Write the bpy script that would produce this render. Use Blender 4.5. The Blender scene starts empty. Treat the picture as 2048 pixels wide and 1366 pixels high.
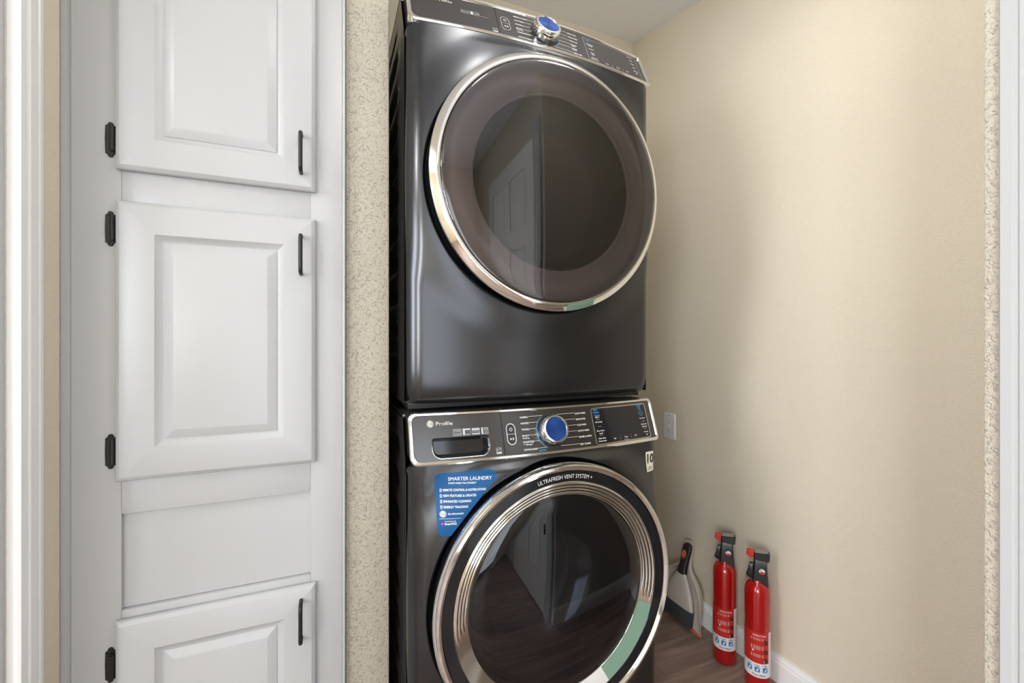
import bpy, bmesh, math, random
from math import sin, cos, pi, sqrt, atan2
from mathutils import Vector, Matrix, Euler
random.seed(7)
C = bpy.context.scene.collection
H = 1.17                                  # eye height of the camera above the floor

# ------------------------------------------------------------------ camera
FPX = 870.0
YAW = math.atan(FPX / 2060.0)             # camera turned to the right of the appliance axis
cam_d = bpy.data.cameras.new('camera')
cam_d.sensor_width = 36.0
cam_d.lens = 36.0 * FPX / 2048.0
cam_d.shift_y = -5.0 / 2048.0
cam_d.clip_start = 0.02
cam = bpy.data.objects.new('camera', cam_d)
cam.location = (0, 0, H)
cam.rotation_euler = (pi / 2, 0, -YAW)
C.objects.link(cam)
bpy.context.scene.camera = cam

# ------------------------------------------------------------------ world, lights, exposure
sc = bpy.context.scene
sc.view_settings.view_transform = 'Standard'
sc.view_settings.look = 'None'
sc.view_settings.gamma = 1.0
sc.view_settings.exposure = -0.06
sc.view_settings.use_curve_mapping = False
try:
    sc.cycles.use_denoising = True
    sc.cycles.max_bounces = 10
    sc.cycles.diffuse_bounces = 6
    sc.cycles.glossy_bounces = 6
    sc.cycles.sample_clamp_indirect = 6.0
except Exception:
    pass
world = bpy.data.worlds.new('world')
sc.world = world
world.use_nodes = True
bg = world.node_tree.nodes['Background']
bg.inputs[0].default_value = (0.75, 0.85, 1.0, 1)
bg.inputs[1].default_value = 1.2

def area_light(name, loc, rot, size, power, color, shape='DISK', size_y=None):
    d = bpy.data.lights.new(name, 'AREA')
    d.shape = shape
    d.size = size
    if size_y: d.size_y = size_y
    d.energy = power
    d.color = color
    o = bpy.data.objects.new(name, d)
    o.location = loc
    o.rotation_euler = rot
    C.objects.link(o)
    return o
CEIL_HALL = 2.33
# daylight through the window of the next room, an added south fill, back doorway
area_light('window_daylight', (-2.36, 0.24, 1.42), (0, -pi / 2, 0), 1.25, 50.0, (0.88, 0.94, 1.0), 'RECTANGLE', 0.8)
area_light('added_south_fill', (-2.36, -2.0, 1.42), (0, -pi / 2, 0), 1.25, 135.0, (0.88, 0.94, 1.0), 'RECTANGLE', 1.3)  # added window light, fills the shaded right wall of the alcove
area_light('hall_daylight', (0.0, -1.16, 1.08), (pi / 2, 0, 0), 0.72, 14.0, (0.88, 0.94, 1.0), 'RECTANGLE', 1.9)
# the ceiling lamps give their light from their own glowing drums (see ceiling_lamp)

# ------------------------------------------------------------------ materials
def new_mat(name):
    m = bpy.data.materials.new(name)
    m.use_nodes = True
    return m, m.node_tree, m.node_tree.nodes['Principled BSDF']
def mat(name, col, rough=0.5, metal=0.0, spec=0.5, coat=0.0, coat_rough=0.05, var=0.0, bump=0.0, bscale=200.0, emis=None):
    m, nt, p = new_mat(name)
    p.inputs['Base Color'].default_value = (*col, 1)
    p.inputs['Roughness'].default_value = rough
    p.inputs['Metallic'].default_value = metal
    p.inputs['Specular IOR Level'].default_value = spec
    p.inputs['Coat Weight'].default_value = coat
    p.inputs['Coat Roughness'].default_value = coat_rough
    tc = nt.nodes.new('ShaderNodeTexCoord')
    if var > 0:
        n = nt.nodes.new('ShaderNodeTexNoise'); n.inputs['Scale'].default_value = 6.0; n.inputs['Detail'].default_value = 4
        nt.links.new(tc.outputs['Object'], n.inputs['Vector'])
        r = nt.nodes.new('ShaderNodeMix'); r.data_type = 'RGBA'
        r.inputs[6].default_value = (*[c * (1 - var) for c in col], 1)
        r.inputs[7].default_value = (*[min(1, c * (1 + var)) for c in col], 1)
        nt.links.new(n.outputs['Fac'], r.inputs[0])
        nt.links.new(r.outputs[2], p.inputs['Base Color'])
    if bump > 0:
        n = nt.nodes.new('ShaderNodeTexNoise'); n.inputs['Scale'].default_value = bscale; n.inputs['Detail'].default_value = 3
        nt.links.new(tc.outputs['Object'], n.inputs['Vector'])
        b = nt.nodes.new('ShaderNodeBump'); b.inputs['Strength'].default_value = bump; b.inputs['Distance'].default_value = 0.002
        nt.links.new(n.outputs['Fac'], b.inputs['Height'])
        nt.links.new(b.outputs['Normal'], p.inputs['Normal'])
    if emis:
        p.inputs['Emission Color'].default_value = (*emis[:3], 1)
        p.inputs['Emission Strength'].default_value = emis[3]
    return m
def wall_mat(name, col, scale=75.0, strength=0.5, dist=0.004, lo=0.54, hi=0.62):
    """knock-down plaster: flattened splats of two sizes over a fine roller nap"""
    m, nt, p = new_mat(name)
    p.inputs['Roughness'].default_value = 0.62
    p.inputs['Specular IOR Level'].default_value = 0.3
    tc = nt.nodes.new('ShaderNodeTexCoord')
    def noise(sc_, det, dis=0.0):
        n = nt.nodes.new('ShaderNodeTexNoise'); n.inputs['Scale'].default_value = sc_; n.inputs['Detail'].default_value = det; n.inputs['Distortion'].default_value = dis
        nt.links.new(tc.outputs['Object'], n.inputs['Vector']); return n
    def ramp(n, a, b):
        r = nt.nodes.new('ShaderNodeMapRange'); r.interpolation_type = 'SMOOTHSTEP'
        r.inputs['From Min'].default_value = a; r.inputs['From Max'].default_value = b
        nt.links.new(n.outputs['Fac'], r.inputs['Value']); return r
    def madd(x, k, y):
        a = nt.nodes.new('ShaderNodeMath'); a.operation = 'MULTIPLY_ADD'; a.inputs[1].default_value = k
        nt.links.new(x, a.inputs[0]); nt.links.new(y, a.inputs[2]); return a.outputs[0]
    big = ramp(noise(scale, 2.0, 0.8), lo, hi); small = ramp(noise(scale * 2.3, 2.0, 0.4), lo + 0.02, hi)
    nap = noise(scale * 5, 2.0); tone = noise(1.7, 3.0)
    h = madd(nap.outputs['Fac'], 0.16, madd(small.outputs['Result'], 0.5, big.outputs['Result']))
    b = nt.nodes.new('ShaderNodeBump'); b.inputs['Strength'].default_value = strength; b.inputs['Distance'].default_value = dist
    nt.links.new(h, b.inputs['Height']); nt.links.new(b.outputs['Normal'], p.inputs['Normal'])
    mx = nt.nodes.new('ShaderNodeMix'); mx.data_type = 'RGBA'
    mx.inputs[6].default_value = (*[c * 0.97 for c in col], 1); mx.inputs[7].default_value = (*[min(1, c * 1.03) for c in col], 1)
    nt.links.new(tone.outputs['Fac'], mx.inputs[0]); nt.links.new(mx.outputs[2], p.inputs['Base Color'])
    return m
def plank_mat():
    m, nt, p = new_mat('floor_plank')
    p.inputs['Roughness'].default_value = 0.42
    tc = nt.nodes.new('ShaderNodeTexCoord'); oi = nt.nodes.new('ShaderNodeObjectInfo')
    mp = nt.nodes.new('ShaderNodeMapping'); mp.inputs['Scale'].default_value = (2.2, 20.0, 1.0)
    nt.links.new(tc.outputs['Object'], mp.inputs['Vector'])
    ofs = nt.nodes.new('ShaderNodeVectorMath'); ofs.operation = 'ADD'
    sc_ = nt.nodes.new('ShaderNodeVectorMath'); sc_.operation = 'SCALE'; sc_.inputs['Scale'].default_value = 40.0
    cb = nt.nodes.new('ShaderNodeCombineXYZ'); nt.links.new(oi.outputs['Random'], cb.inputs[0]); nt.links.new(oi.outputs['Random'], cb.inputs[1])
    nt.links.new(cb.outputs[0], sc_.inputs[0]); nt.links.new(mp.outputs[0], ofs.inputs[0]); nt.links.new(sc_.outputs[0], ofs.inputs[1])
    n = nt.nodes.new('ShaderNodeTexNoise'); n.inputs['Scale'].default_value = 1.6; n.inputs['Detail'].default_value = 6; n.inputs['Distortion'].default_value = 0.5
    nt.links.new(ofs.outputs[0], n.inputs['Vector'])
    cr = nt.nodes.new('ShaderNodeValToRGB')
    cr.color_ramp.elements[0].position = 0.25; cr.color_ramp.elements[0].color = (0.16, 0.108, 0.085, 1)
    cr.color_ramp.elements[1].position = 0.8; cr.color_ramp.elements[1].color = (0.40, 0.29, 0.235, 1)
    e = cr.color_ramp.elements.new(0.5); e.color = (0.27, 0.19, 0.15, 1)
    nt.links.new(n.outputs['Fac'], cr.inputs[0])
    hv = nt.nodes.new('ShaderNodeHueSaturation'); ma = nt.nodes.new('ShaderNodeMath'); ma.operation = 'MULTIPLY_ADD'
    ma.inputs[1].default_value = 0.35; ma.inputs[2].default_value = 0.85
    nt.links.new(oi.outputs['Random'], ma.inputs[0]); nt.links.new(ma.outputs[0], hv.inputs['Value']); nt.links.new(cr.outputs[0], hv.inputs['Color'])
    nt.links.new(hv.outputs[0], p.inputs['Base Color'])
    b = nt.nodes.new('ShaderNodeBump'); b.inputs['Strength'].default_value = 0.15; b.inputs['Distance'].default_value = 0.001
    nt.links.new(n.outputs['Fac'], b.inputs['Height']); nt.links.new(b.outputs['Normal'], p.inputs['Normal'])
    return m
def glass_mat(name, tint, ior, refl=(1, 1, 1), rough=0.0):
    """tinted door pane: clear see-through tint under a Fresnel reflection"""
    m = bpy.data.materials.new(name); m.use_nodes = True
    nt = m.node_tree; nt.nodes.clear()
    out = nt.nodes.new('ShaderNodeOutputMaterial'); mix = nt.nodes.new('ShaderNodeMixShader')
    t = nt.nodes.new('ShaderNodeBsdfTransparent'); t.inputs[0].default_value = (*tint, 1)
    g = nt.nodes.new('ShaderNodeBsdfGlossy'); g.inputs['Roughness'].default_value = rough; g.inputs['Color'].default_value = (*refl, 1)
    f = nt.nodes.new('ShaderNodeFresnel'); f.inputs['IOR'].default_value = ior
    nt.links.new(f.outputs[0], mix.inputs[0]); nt.links.new(t.outputs[0], mix.inputs[1]); nt.links.new(g.outputs[0], mix.inputs[2])
    nt.links.new(mix.outputs[0], out.inputs[0])
    return m
def steel_mat():
    """dark satin metallic finish of the appliance fronts, with a faint orange-peel"""
    m = mat('dark_satin_metal', (0.068, 0.069, 0.073), 0.26, 0.9, 0.5, 0.0, var=0.02, bump=0.02, bscale=500)
    return m
def knob_mat():
    """turned blue metal: anisotropic spin brushing"""
    m, nt, p = new_mat('blue_spun_metal')
    p.inputs['Base Color'].default_value = (0.016, 0.062, 0.27, 1)
    p.inputs['Metallic'].default_value = 0.55; p.inputs['Roughness'].default_value = 0.34
    p.inputs['Anisotropic'].default_value = 0.75
    t = nt.nodes.new('ShaderNodeTangent'); t.direction_type = 'RADIAL'; t.axis = 'Z'
    nt.links.new(t.outputs[0], p.inputs['Tangent'])
    return m
M = {}
M['wall'] = wall_mat('tan_knockdown_wall', (0.80, 0.725, 0.585), 210.0, 0.5, 0.0016, 0.48, 0.68)
M['wall_shaded'] = wall_mat('tan_heavy_shaded', (0.445, 0.405, 0.33), 150.0, 0.8, 0.0026, 0.57, 0.73)  # partition: same tan paint, its shade put in as a darker base
M['wall_near'] = wall_mat('tan_coarse_dimmed', (0.56, 0.51, 0.42), 165.0, 0.7, 0.0024, 0.53, 0.70)  # same tan paint again, base dimmed to set the near wall's light level
M['ceiling'] = wall_mat('white_ceiling', (0.90, 0.92, 0.96), 60.0, 0.25, 0.003)
M['plank'] = plank_mat()
M['subfloor'] = mat('dark_subfloor', (0.03, 0.025, 0.02), 0.8)
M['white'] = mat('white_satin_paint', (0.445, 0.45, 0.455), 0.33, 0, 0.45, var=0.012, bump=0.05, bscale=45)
M['trim'] = mat('white_trim_paint', (0.86, 0.86, 0.855), 0.3, 0, 0.45, var=0.01)
M['steel'] = steel_mat()
M['side'] = mat('dark_gloss_sheet', (0.16, 0.155, 0.15), 0.16, 0.85, 0.5)
M['chrome'] = mat('chrome', (0.86, 0.85, 0.83), 0.07, 1.0)
M['satin_chrome'] = mat('satin_chrome', (0.80, 0.79, 0.77), 0.2, 1.0)
M['fascia'] = mat('dark_fascia', (0.014, 0.012, 0.012), 0.24, 0.0, 1.0, coat=0.3, coat_rough=0.3)
M['black'] = mat('black_plastic', (0.012, 0.012, 0.013), 0.35)
M['gloss_black'] = mat('gloss_black', (0.008, 0.009, 0.012), 0.08, 0, 0.6)
M['black_metal'] = mat('matt_black_metal', (0.014, 0.013, 0.012), 0.38, 0.3)
M['liner'] = mat('grey_door_liner', (0.46, 0.41, 0.40), 0.35, 0.1)
M['drum'] = mat('dark_bowl', (0.018, 0.016, 0.016), 0.3, 0, 0.5)
M['inner_window'] = mat('brown_inner_window', (0.028, 0.023, 0.021), 0.4, 0, 0.4)
M['bowl_blue'] = mat('blue_black_bowl', (0.012, 0.018, 0.03), 0.08, 0, 0.8)
M['dryer_glass'] = glass_mat('dryer_glass', (0.52, 0.48, 0.48), 1.8)
M['washer_glass'] = glass_mat('washer_glass', (0.45, 0.48, 0.54), 1.62)
M['knob'] = knob_mat()
M['print_white'] = mat('white_print', (0.82, 0.82, 0.80), 0.6)
M['print_cream'] = mat('cream_print', (0.78, 0.72, 0.62), 0.5)
M['print_blue'] = mat('blue_print', (0.06, 0.33, 0.72), 0.6)
M['print_black'] = mat('black_print', (0.015, 0.015, 0.015), 0.6)
M['print_grey'] = mat('grey_print', (0.45, 0.46, 0.47), 0.6)
M['sticker'] = mat('blue_sticker', (0.0, 0.066, 0.20), 0.35, 0, 0.25)
M['magenta'] = mat('magenta_print', (0.42, 0.03, 0.33), 0.5)
M['film'] = mat('green_film', (0.155, 0.255, 0.19), 0.45, bump=0.2, bscale=150)
M['red'] = mat('red_enamel', (0.38, 0.004, 0.004), 0.2, 0, 0.5, coat=0.6)
M['red_label'] = mat('red_label', (0.50, 0.02, 0.014), 0.4)
M['red_plastic'] = mat('red_plastic', (0.55, 0.012, 0.015), 0.35)
M['label_white'] = mat('white_label', (0.78, 0.78, 0.78), 0.4)
M['icon_blue'] = mat('blue_icon', (0.02, 0.17, 0.55), 0.5)
M['grey_plastic'] = mat('grey_plastic', (0.30, 0.29, 0.28), 0.5)
M['dial_white'] = mat('white_dial', (0.8, 0.8, 0.78), 0.3)
M['pan'] = mat('warm_grey_plastic', (0.62, 0.55, 0.47), 0.42, var=0.02)
M['brush_body'] = mat('warm_grey_brush', (0.50, 0.45, 0.39), 0.42, var=0.02)
M['grip'] = mat('black_rubber_grip', (0.02, 0.017, 0.015), 0.5)
M['coral'] = mat('coral_plastic', (0.60, 0.13, 0.07), 0.45)
M['bristle'] = mat('black_bristle', (0.012, 0.012, 0.012), 0.6)
M['plate'] = mat('white_plate', (0.78, 0.77, 0.76), 0.3)
M['slot'] = mat('dark_slot', (0.05, 0.045, 0.04), 0.6)
M['door_white'] = mat('white_door_paint', (0.76, 0.76, 0.75), 0.35, var=0.01)

# ------------------------------------------------------------------ helpers
class MB:
    def __init__(s): s.v = []; s.f = []; s.m = []
    def add(s, vs, fs, mi=0):
        o = len(s.v); s.v += [tuple(p) for p in vs]; s.f += [tuple(i + o for i in f) for f in fs]; s.m += [mi] * len(fs)
    def box(s, x0, x1, y0, y1, z0, z1, mi=0, bev=0.0, seg=2):
        if bev <= 0:
            vs = [(x, y, z) for x in (x0, x1) for y in (y0, y1) for z in (z0, z1)]
            fs = [(0, 1, 3, 2), (4, 6, 7, 5), (0, 4, 5, 1), (2, 3, 7, 6), (0, 2, 6, 4), (1, 5, 7, 3)]
            s.add(vs, fs, mi); return
        bm = bmesh.new(); bmesh.ops.create_cube(bm, size=1.0)
        for v in bm.verts:
            v.co = ((x0 + x1) / 2 + v.co.x * (x1 - x0), (y0 + y1) / 2 + v.co.y * (y1 - y0), (z0 + z1) / 2 + v.co.z * (z1 - z0))
        bmesh.ops.bevel(bm, geom=list(bm.edges), offset=bev, segments=seg, profile=0.5, affect='EDGES')
        bm.verts.index_update()
        s.add([v.co[:] for v in bm.verts], [[v.index for v in f.verts] for f in bm.faces], mi); bm.free()
    def loft(s, loops, closed=True, cap0=False, cap1=False, mi=0, flip=False):
        n = len(loops[0]); o = len(s.v); fs = []
        for L in loops: s.v += [tuple(p) for p in L]
        for i in range(len(loops) - 1):
            for j in range(n if closed else n - 1):
                k = (j + 1) % n
                q = (o + i * n + j, o + i * n + k, o + (i + 1) * n + k, o + (i + 1) * n + j)
                fs.append(q[::-1] if flip else q)
        if cap0: fs.append(tuple(range(o + n - 1, o - 1, -1)) if not flip else tuple(range(o, o + n)))
        if cap1:
            b = o + (len(loops) - 1) * n
            fs.append(tuple(range(b, b + n)) if not flip else tuple(range(b + n - 1, b - 1, -1)))
        s.f += fs; s.m += [mi] * len(fs)
    def lathe(s, prof, axis='z', c=(0, 0, 0), n=48, a0=0.0, a1=2 * pi, cap0=False, cap1=False, mi=0, flip=False):
        """prof: (radius, along); axis 'z' up or 'y' (radius in xz)"""
        full = abs(a1 - a0 - 2 * pi) < 1e-6
        cnt = n if full else n + 1
        loops = []
        for r, t in prof:
            L = []
            for j in range(cnt):
                a = a0 + (a1 - a0) * j / n
                if axis == 'z': L.append((c[0] + r * cos(a), c[1] + r * sin(a), c[2] + t))
                else: L.append((c[0] + r * cos(a), c[1] + t, c[2] + r * sin(a)))
            loops.append(L)
        s.loft(loops, full, cap0, cap1, mi, flip)
    def tube(s, pts, r, n=10, mi=0, closed=False, cap=True):
        pts = [Vector(p) for p in pts]; m = len(pts); loops = []; prev = None
        for i, p in enumerate(pts):
            if closed: t = (pts[(i + 1) % m] - pts[i - 1]).normalized()
            else: t = (pts[min(i + 1, m - 1)] - pts[max(i - 1, 0)]).normalized()
            if prev is None:
                a = Vector((0, 0, 1)) if abs(t.z) < 0.9 else Vector((1, 0, 0))
                u = t.cross(a).normalized()
            else:
                u = (prev - t * prev.dot(t)).normalized()
            prev = u; w = t.cross(u); rr = r[i] if isinstance(r, (list, tuple)) else r
            loops.append([tuple(p + (u * cos(2 * pi * j / n) + w * sin(2 * pi * j / n)) * rr) for j in range(n)])
        if closed: loops.append(loops[0])
        s.loft(loops, True, cap and not closed, cap and not closed, mi)
    def build(s, name, mats, parent=None, smooth=True, angle=35, fixn=True):
        me = bpy.data.meshes.new(name)
        me.from_pydata(s.v, [], s.f)
        if not isinstance(mats, (list, tuple)): mats = [mats]
        for m_ in mats: me.materials.append(m_)
        me.polygons.foreach_set('material_index', s.m)
        if fixn:
            bm = bmesh.new(); bm.from_mesh(me)
            bmesh.ops.remove_doubles(bm, verts=list(bm.verts), dist=1e-6)
            bmesh.ops.recalc_face_normals(bm, faces=list(bm.faces)); bm.to_mesh(me); bm.free()
        if smooth:
            me.polygons.foreach_set('use_smooth', [True] * len(me.polygons))
            try: me.set_sharp_from_angle(angle=math.radians(angle))
            except Exception: pass
        me.update()
        o = bpy.data.objects.new(name, me); C.objects.link(o)
        if parent: o.parent = parent
        return o
def empty(name, loc, label=None, cat=None, group=None, rz=0.0, ry=0.0):
    o = bpy.data.objects.new(name, None); C.objects.link(o)
    o.empty_display_size = 0.05
    o.location = loc; o.rotation_euler = (0, ry, rz)
    if label: o['label'] = label
    if cat: o['category'] = cat
    if group: o['group'] = group
    return o
def struct(o): o['kind'] = 'structure'; return o
def copy_tree(o, parent=None):
    c = o.copy(); C.objects.link(c); c.parent = parent
    for ch in list(o.children): copy_tree(ch, c)
    return c
_tc = {}
def text_flat(s, size=1.0, bold=0.0, shear=0.0, align='LEFT', spacing=1.0):
    key = (s, bold, shear, align, spacing)
    if key not in _tc:
        cu = bpy.data.curves.new('t', 'FONT'); cu.body = s; cu.size = 1.0; cu.align_x = align; cu.offset = bold; cu.shear = shear
        cu.resolution_u = 3; cu.space_character = spacing
        ob = bpy.data.objects.new('t', cu); C.objects.link(ob)
        dg = bpy.context.evaluated_depsgraph_get()
        me = bpy.data.meshes.new_from_object(ob.evaluated_get(dg))
        vs = [(v.co.x, v.co.y) for v in me.vertices]; fs = [tuple(p.vertices) for p in me.polygons]
        bpy.data.objects.remove(ob); bpy.data.curves.remove(cu); bpy.data.meshes.remove(me)
        _tc[key] = (vs, fs)
    vs, fs = _tc[key]
    return [(x * size, y * size) for x, y in vs], fs
def put_text(mb, fn, s, u, v, size, bold=0.0, align='LEFT', mi=0, shear=0.0, width=None, spacing=1.0):
    """size = cap height; width squeezes the line to that length; fn(u,v) -> 3d point on the surface"""
    vs, fs = text_flat(s, size / 0.7, bold, shear, align, spacing)
    if width and vs:
        w = max(p[0] for p in vs) - min(p[0] for p in vs)
        k = width / w if w > 0 else 1
        vs = [(x * k, y) for x, y in vs]
    mb.add([fn(u + x, v + y) for x, y in vs], fs, mi)
def rrect(u0, u1, v0, v1, r, n=6, ns=10):
    """closed outline, anticlockwise, same point count for every call with the same n and ns; r one radius or (bl, br, tr, tl)"""
    if not isinstance(r, (list, tuple)): r = (r,) * 4
    cs = [(u0 + r[0], v0 + r[0], pi, r[0]), (u1 - r[1], v0 + r[1], 1.5 * pi, r[1]), (u1 - r[2], v1 - r[2], 0.0, r[2]), (u0 + r[3], v1 - r[3], 0.5 * pi, r[3])]
    corners = [[(cx + rr * cos(a + 0.5 * pi * i / n), cy + rr * sin(a + 0.5 * pi * i / n)) for i in range(n + 1)] for cx, cy, a, rr in cs]
    out = []
    for k in range(4):
        out += corners[k]; a = corners[k][-1]; b = corners[(k + 1) % 4][0]
        out += [(a[0] + (b[0] - a[0]) * t / ns, a[1] + (b[1] - a[1]) * t / ns) for t in range(1, ns)]
    return out
def rr_patch(mb, fn, u0, u1, v0, v1, r, cols=16, rows=12, d=0.0, mi=0):
    """filled rounded rectangle on a surface fn(u,v,d)"""
    vs = []; L = []
    rs = sorted(set([v0 + r * (1 - cos(0.5 * pi * i / 5)) for i in range(6)] + [v1 - r * (1 - cos(0.5 * pi * i / 5)) for i in range(6)] + [v0 + r + (v1 - v0 - 2 * r) * i / rows for i in range(rows + 1)]))
    for v in rs:
        dv = max(0, v0 + r - v, v - (v1 - r)); ins = r - sqrt(max(0, r * r - dv * dv)) if r > 0 else 0
        L.append([fn(u0 + ins + (u1 - u0 - 2 * ins) * j / cols, v, d) for j in range(cols + 1)])
    mb.loft(L, False, mi=mi)

# ------------------------------------------------------------------ the room
XR, YB, XP = 1.42, 1.79, 0.14             # right wall, back wall, alcove's left wall
YN, XN = 0.2893, 0.80                      # near wall block on the right
YC, XL = 1.10, -0.475                     # cabinet face, left wall
HGT = 2.75
def wall_box(name, x0, x1, y0, y1, z0, z1, m, bev=0.004):
    b = MB(); b.box(x0, x1, y0, y1, z0, z1, 0, bev); return struct(b.build(name, m))
wall_box('wall_right', XR, XR + 0.12, YN - 0.02, YB + 0.12, 0, HGT, M['wall'])
wall_box('wall_back', XP - 0.6, XR + 0.001, YB, YB + 0.12, 0, HGT, M['wall'])
wall_box('wall_partition', 0.0375, XP, YC + 0.015, YB + 0.01, 0, HGT, M['wall_shaded'], 0.006)
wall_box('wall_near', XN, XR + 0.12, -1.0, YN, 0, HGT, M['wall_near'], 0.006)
wall_box('wall_side_room_end', -2.4, -0.30, -3.12, -3.0, 0, HGT, M['wall'])
wall_box('wall_side_room_return', -0.52, -0.40, -3.0, -1.0, 0, HGT, M['wall'])
wall_box('wall_front_right', 0.40, XN + 0.01, -1.12, -1.0, 0, HGT, M['wall'])
wall_box('wall_front_head', -0.40, 0.40, -1.12, -1.0, 2.06, HGT, M['wall'])
b = MB()                                    # open back doorway: jambs and head of its frame
b.box(-0.40, -0.37, -1.13, -0.98, 0, 2.06); b.box(0.37, 0.40, -1.13, -0.98, 0, 2.06); b.box(-0.37, 0.37, -1.13, -0.98, 2.03, 2.06)
struct(b.build('trim_5', M['trim'], smooth=False))
# left wall: stub beside the cabinet, lintel over the opening, stretch behind the camera
wall_box('wall_left', XL - 0.12, XL, 0.955, 1.75, 0, HGT, M['wall'])
wall_box('wall_left_lintel', XL - 0.12, XL, -1.0, 0.955, 2.08, HGT, M['wall'])
wall_box('wall_side_room', -2.4, XL - 0.1, 1.62, 1.74, 0, HGT, M['wall'])
# far wall of the side room with its window opening and an added southern one
wall_box('wall_window_sill', -2.32, -2.2, -3.0, 1.7, 0, 0.85, M['wall'])
wall_box('wall_window_head', -2.32, -2.2, -3.0, 1.7, 2.05, HGT, M['wall'])
wall_box('wall_window_end', -2.32, -2.2, -3.0, -2.68, 0.85, 2.05, M['wall'])
wall_box('wall_window_pier', -2.32, -2.2, -1.32, -0.20, 0.85, 2.05, M['wall'])
wall_box('wall_window_north', -2.32, -2.2, 0.68, 1.7, 0.85, 2.05, M['wall'])
for k, (ya, yb) in enumerate(((-0.20, 0.68), (-2.68, -1.32))):  # the second, southern window is added to carry the fill light
    b = MB()
    for y in (ya, (ya + yb) / 2 - 0.025, yb - 0.05): b.box(-2.28, -2.22, y, y + 0.05, 0.85, 2.05)
    for z in (0.85, 1.43, 2.0): b.box(-2.28, -2.22, ya + 0.05, yb - 0.05, z, z + 0.05)
    struct(b.build('window_%d' % (k + 1), M['trim'], smooth=False))
# ceiling: sloping up towards the back of the alcove, level over hall and side room
b = MB()
slope = 0.2273
zc = lambda y: H + 1.497 - slope * (YB - y)
YK = YB - (H + 1.497 - CEIL_HALL) / slope
pts = [(YB + 0.12, zc(YB + 0.12)), (YK, CEIL_HALL), (-3.12, CEIL_HALL)]
L = []
for x in (-2.45, XR + 0.12):
    L.append([(x, y, z) for y, z in pts] + [(x, y, z + 0.1) for y, z in reversed(pts)])
b.loft(L, True, True, True)
struct(b.build('ceiling', M['ceiling'], smooth=False))

# floor: sub-floor with every plank as its own piece
b = MB(); b.box(-2.45, XR + 0.12, -3.12, YB + 0.1, -0.06, -0.006)
floor = struct(b.build('floor', M['subfloor'], smooth=False))
PW, PL = 0.152, 1.22
pb = MB(); pb.box(-PL / 2 + 0.0003, PL / 2 - 0.0003, -PW / 2 + 0.0003, PW / 2 - 0.0003, -0.006, 0.0, 0, 0.0008, 1)
plank0 = None
row = 0; y = 1.70
while y > -3.0:
    x = -2.3 + (0.12, 0.66, 0.34, 0.93)[row % 4] - 0.6
    while x < XR + 0.5:
        x0, x1 = x - PL / 2, x + PL / 2
        if x1 > -2.3 and x0 < XR:
            if plank0 is None: plank0 = pb.build('plank', M['plank'], floor); o = plank0
            else: o = plank0.copy(); C.objects.link(o)
            o.location = (x, y, 0)
            if x1 > XR + 0.1:                      # cut at the wall
                w = XR + 0.06 - x0
                q = MB(); q.box(-PL / 2 + 0.0003, -PL / 2 + w, -PW / 2 + 0.0003, PW / 2 - 0.0003, -0.006, 0.0, 0, 0.0008, 1)
                t = q.build('plank', M['plank'], floor); t.location = (x, y, 0)
                if o is not plank0: bpy.data.objects.remove(o)
                else: plank0.location = (x, y, -0.0)
        x += PL
    y -= PW; row += 1

# baseboards (extruded profile)
def baseboard(name, p0, p1, nrm, h=0.092, t=0.014):
    prof = [(0, 0), (t, 0), (t, h * 0.74), (t * 0.8, h * 0.79), (t * 0.8, h * 0.86), (t * 0.5, h * 0.92), (t * 0.42, h), (0, h)]
    b = MB()
    L = [[(p[0] + nrm[0] * d, p[1] + nrm[1] * d, z) for d, z in prof] for p in (p0, p1)]
    b.loft(L, True, True, True)
    return struct(b.build(name, M['trim'], angle=25))
baseboard('baseboard_right', (XR, YN), (XR, YB), (-1, 0))
baseboard('baseboard_back', (XP, YB), (XR - 0.014, YB), (0, -1))
baseboard('baseboard_near', (XN, YN), (XR - 0.014, YN), (0, 1))
baseboard('baseboard_front', (0.40, -1.0), (XN, -1.0), (0, 1))

# casings: profile steps across the width, running up
def casing(name, along0, along1, base, sgn, z0, z1, m):
    """vertical casing board on a wall of constant x; width runs along y from along0 (outer edge) to along1"""
    w = along1 - along0
    prof = [(0, 0), (0, 0.011), (0.03, 0.014), (0.18, 0.015), (0.21, 0.0125), (0.25, 0.0125), (0.28, 0.0155), (0.62, 0.017), (0.70, 0.0145), (0.76, 0.0165), (0.97, 0.0165), (1, 0.013), (1, 0)]
    b = MB(); L = []
    for z in (z0, z1): L.append([(base + sgn * d, along0 + w * t, z) for t, d in prof])
    b.loft(L, True, True, True)
    return struct(b.build(name, m, angle=22))
casing('trim_1', 1.026, 0.957, XL, 1, 0, 2.14, M['trim'])
casing('trim_2', 0.2700, 0.200, XN, -1, 0, 2.12, M['white'])  # darker white than the left casing, colour offsets the strong window light
# lining of the left opening, colour toned down against the strong light
b = MB(); b.box(XL - 0.30, XL - 0.001, 0.941, 0.957, 0, 2.08, 0, 0.002); struct(b.build('trim_3', M['white']))
b = MB(); b.box(XL - 0.09, XL - 0.055, 0.929, 0.943, 0, 2.08, 0, 0.002); struct(b.build('trim_4', M['white']))

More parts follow.
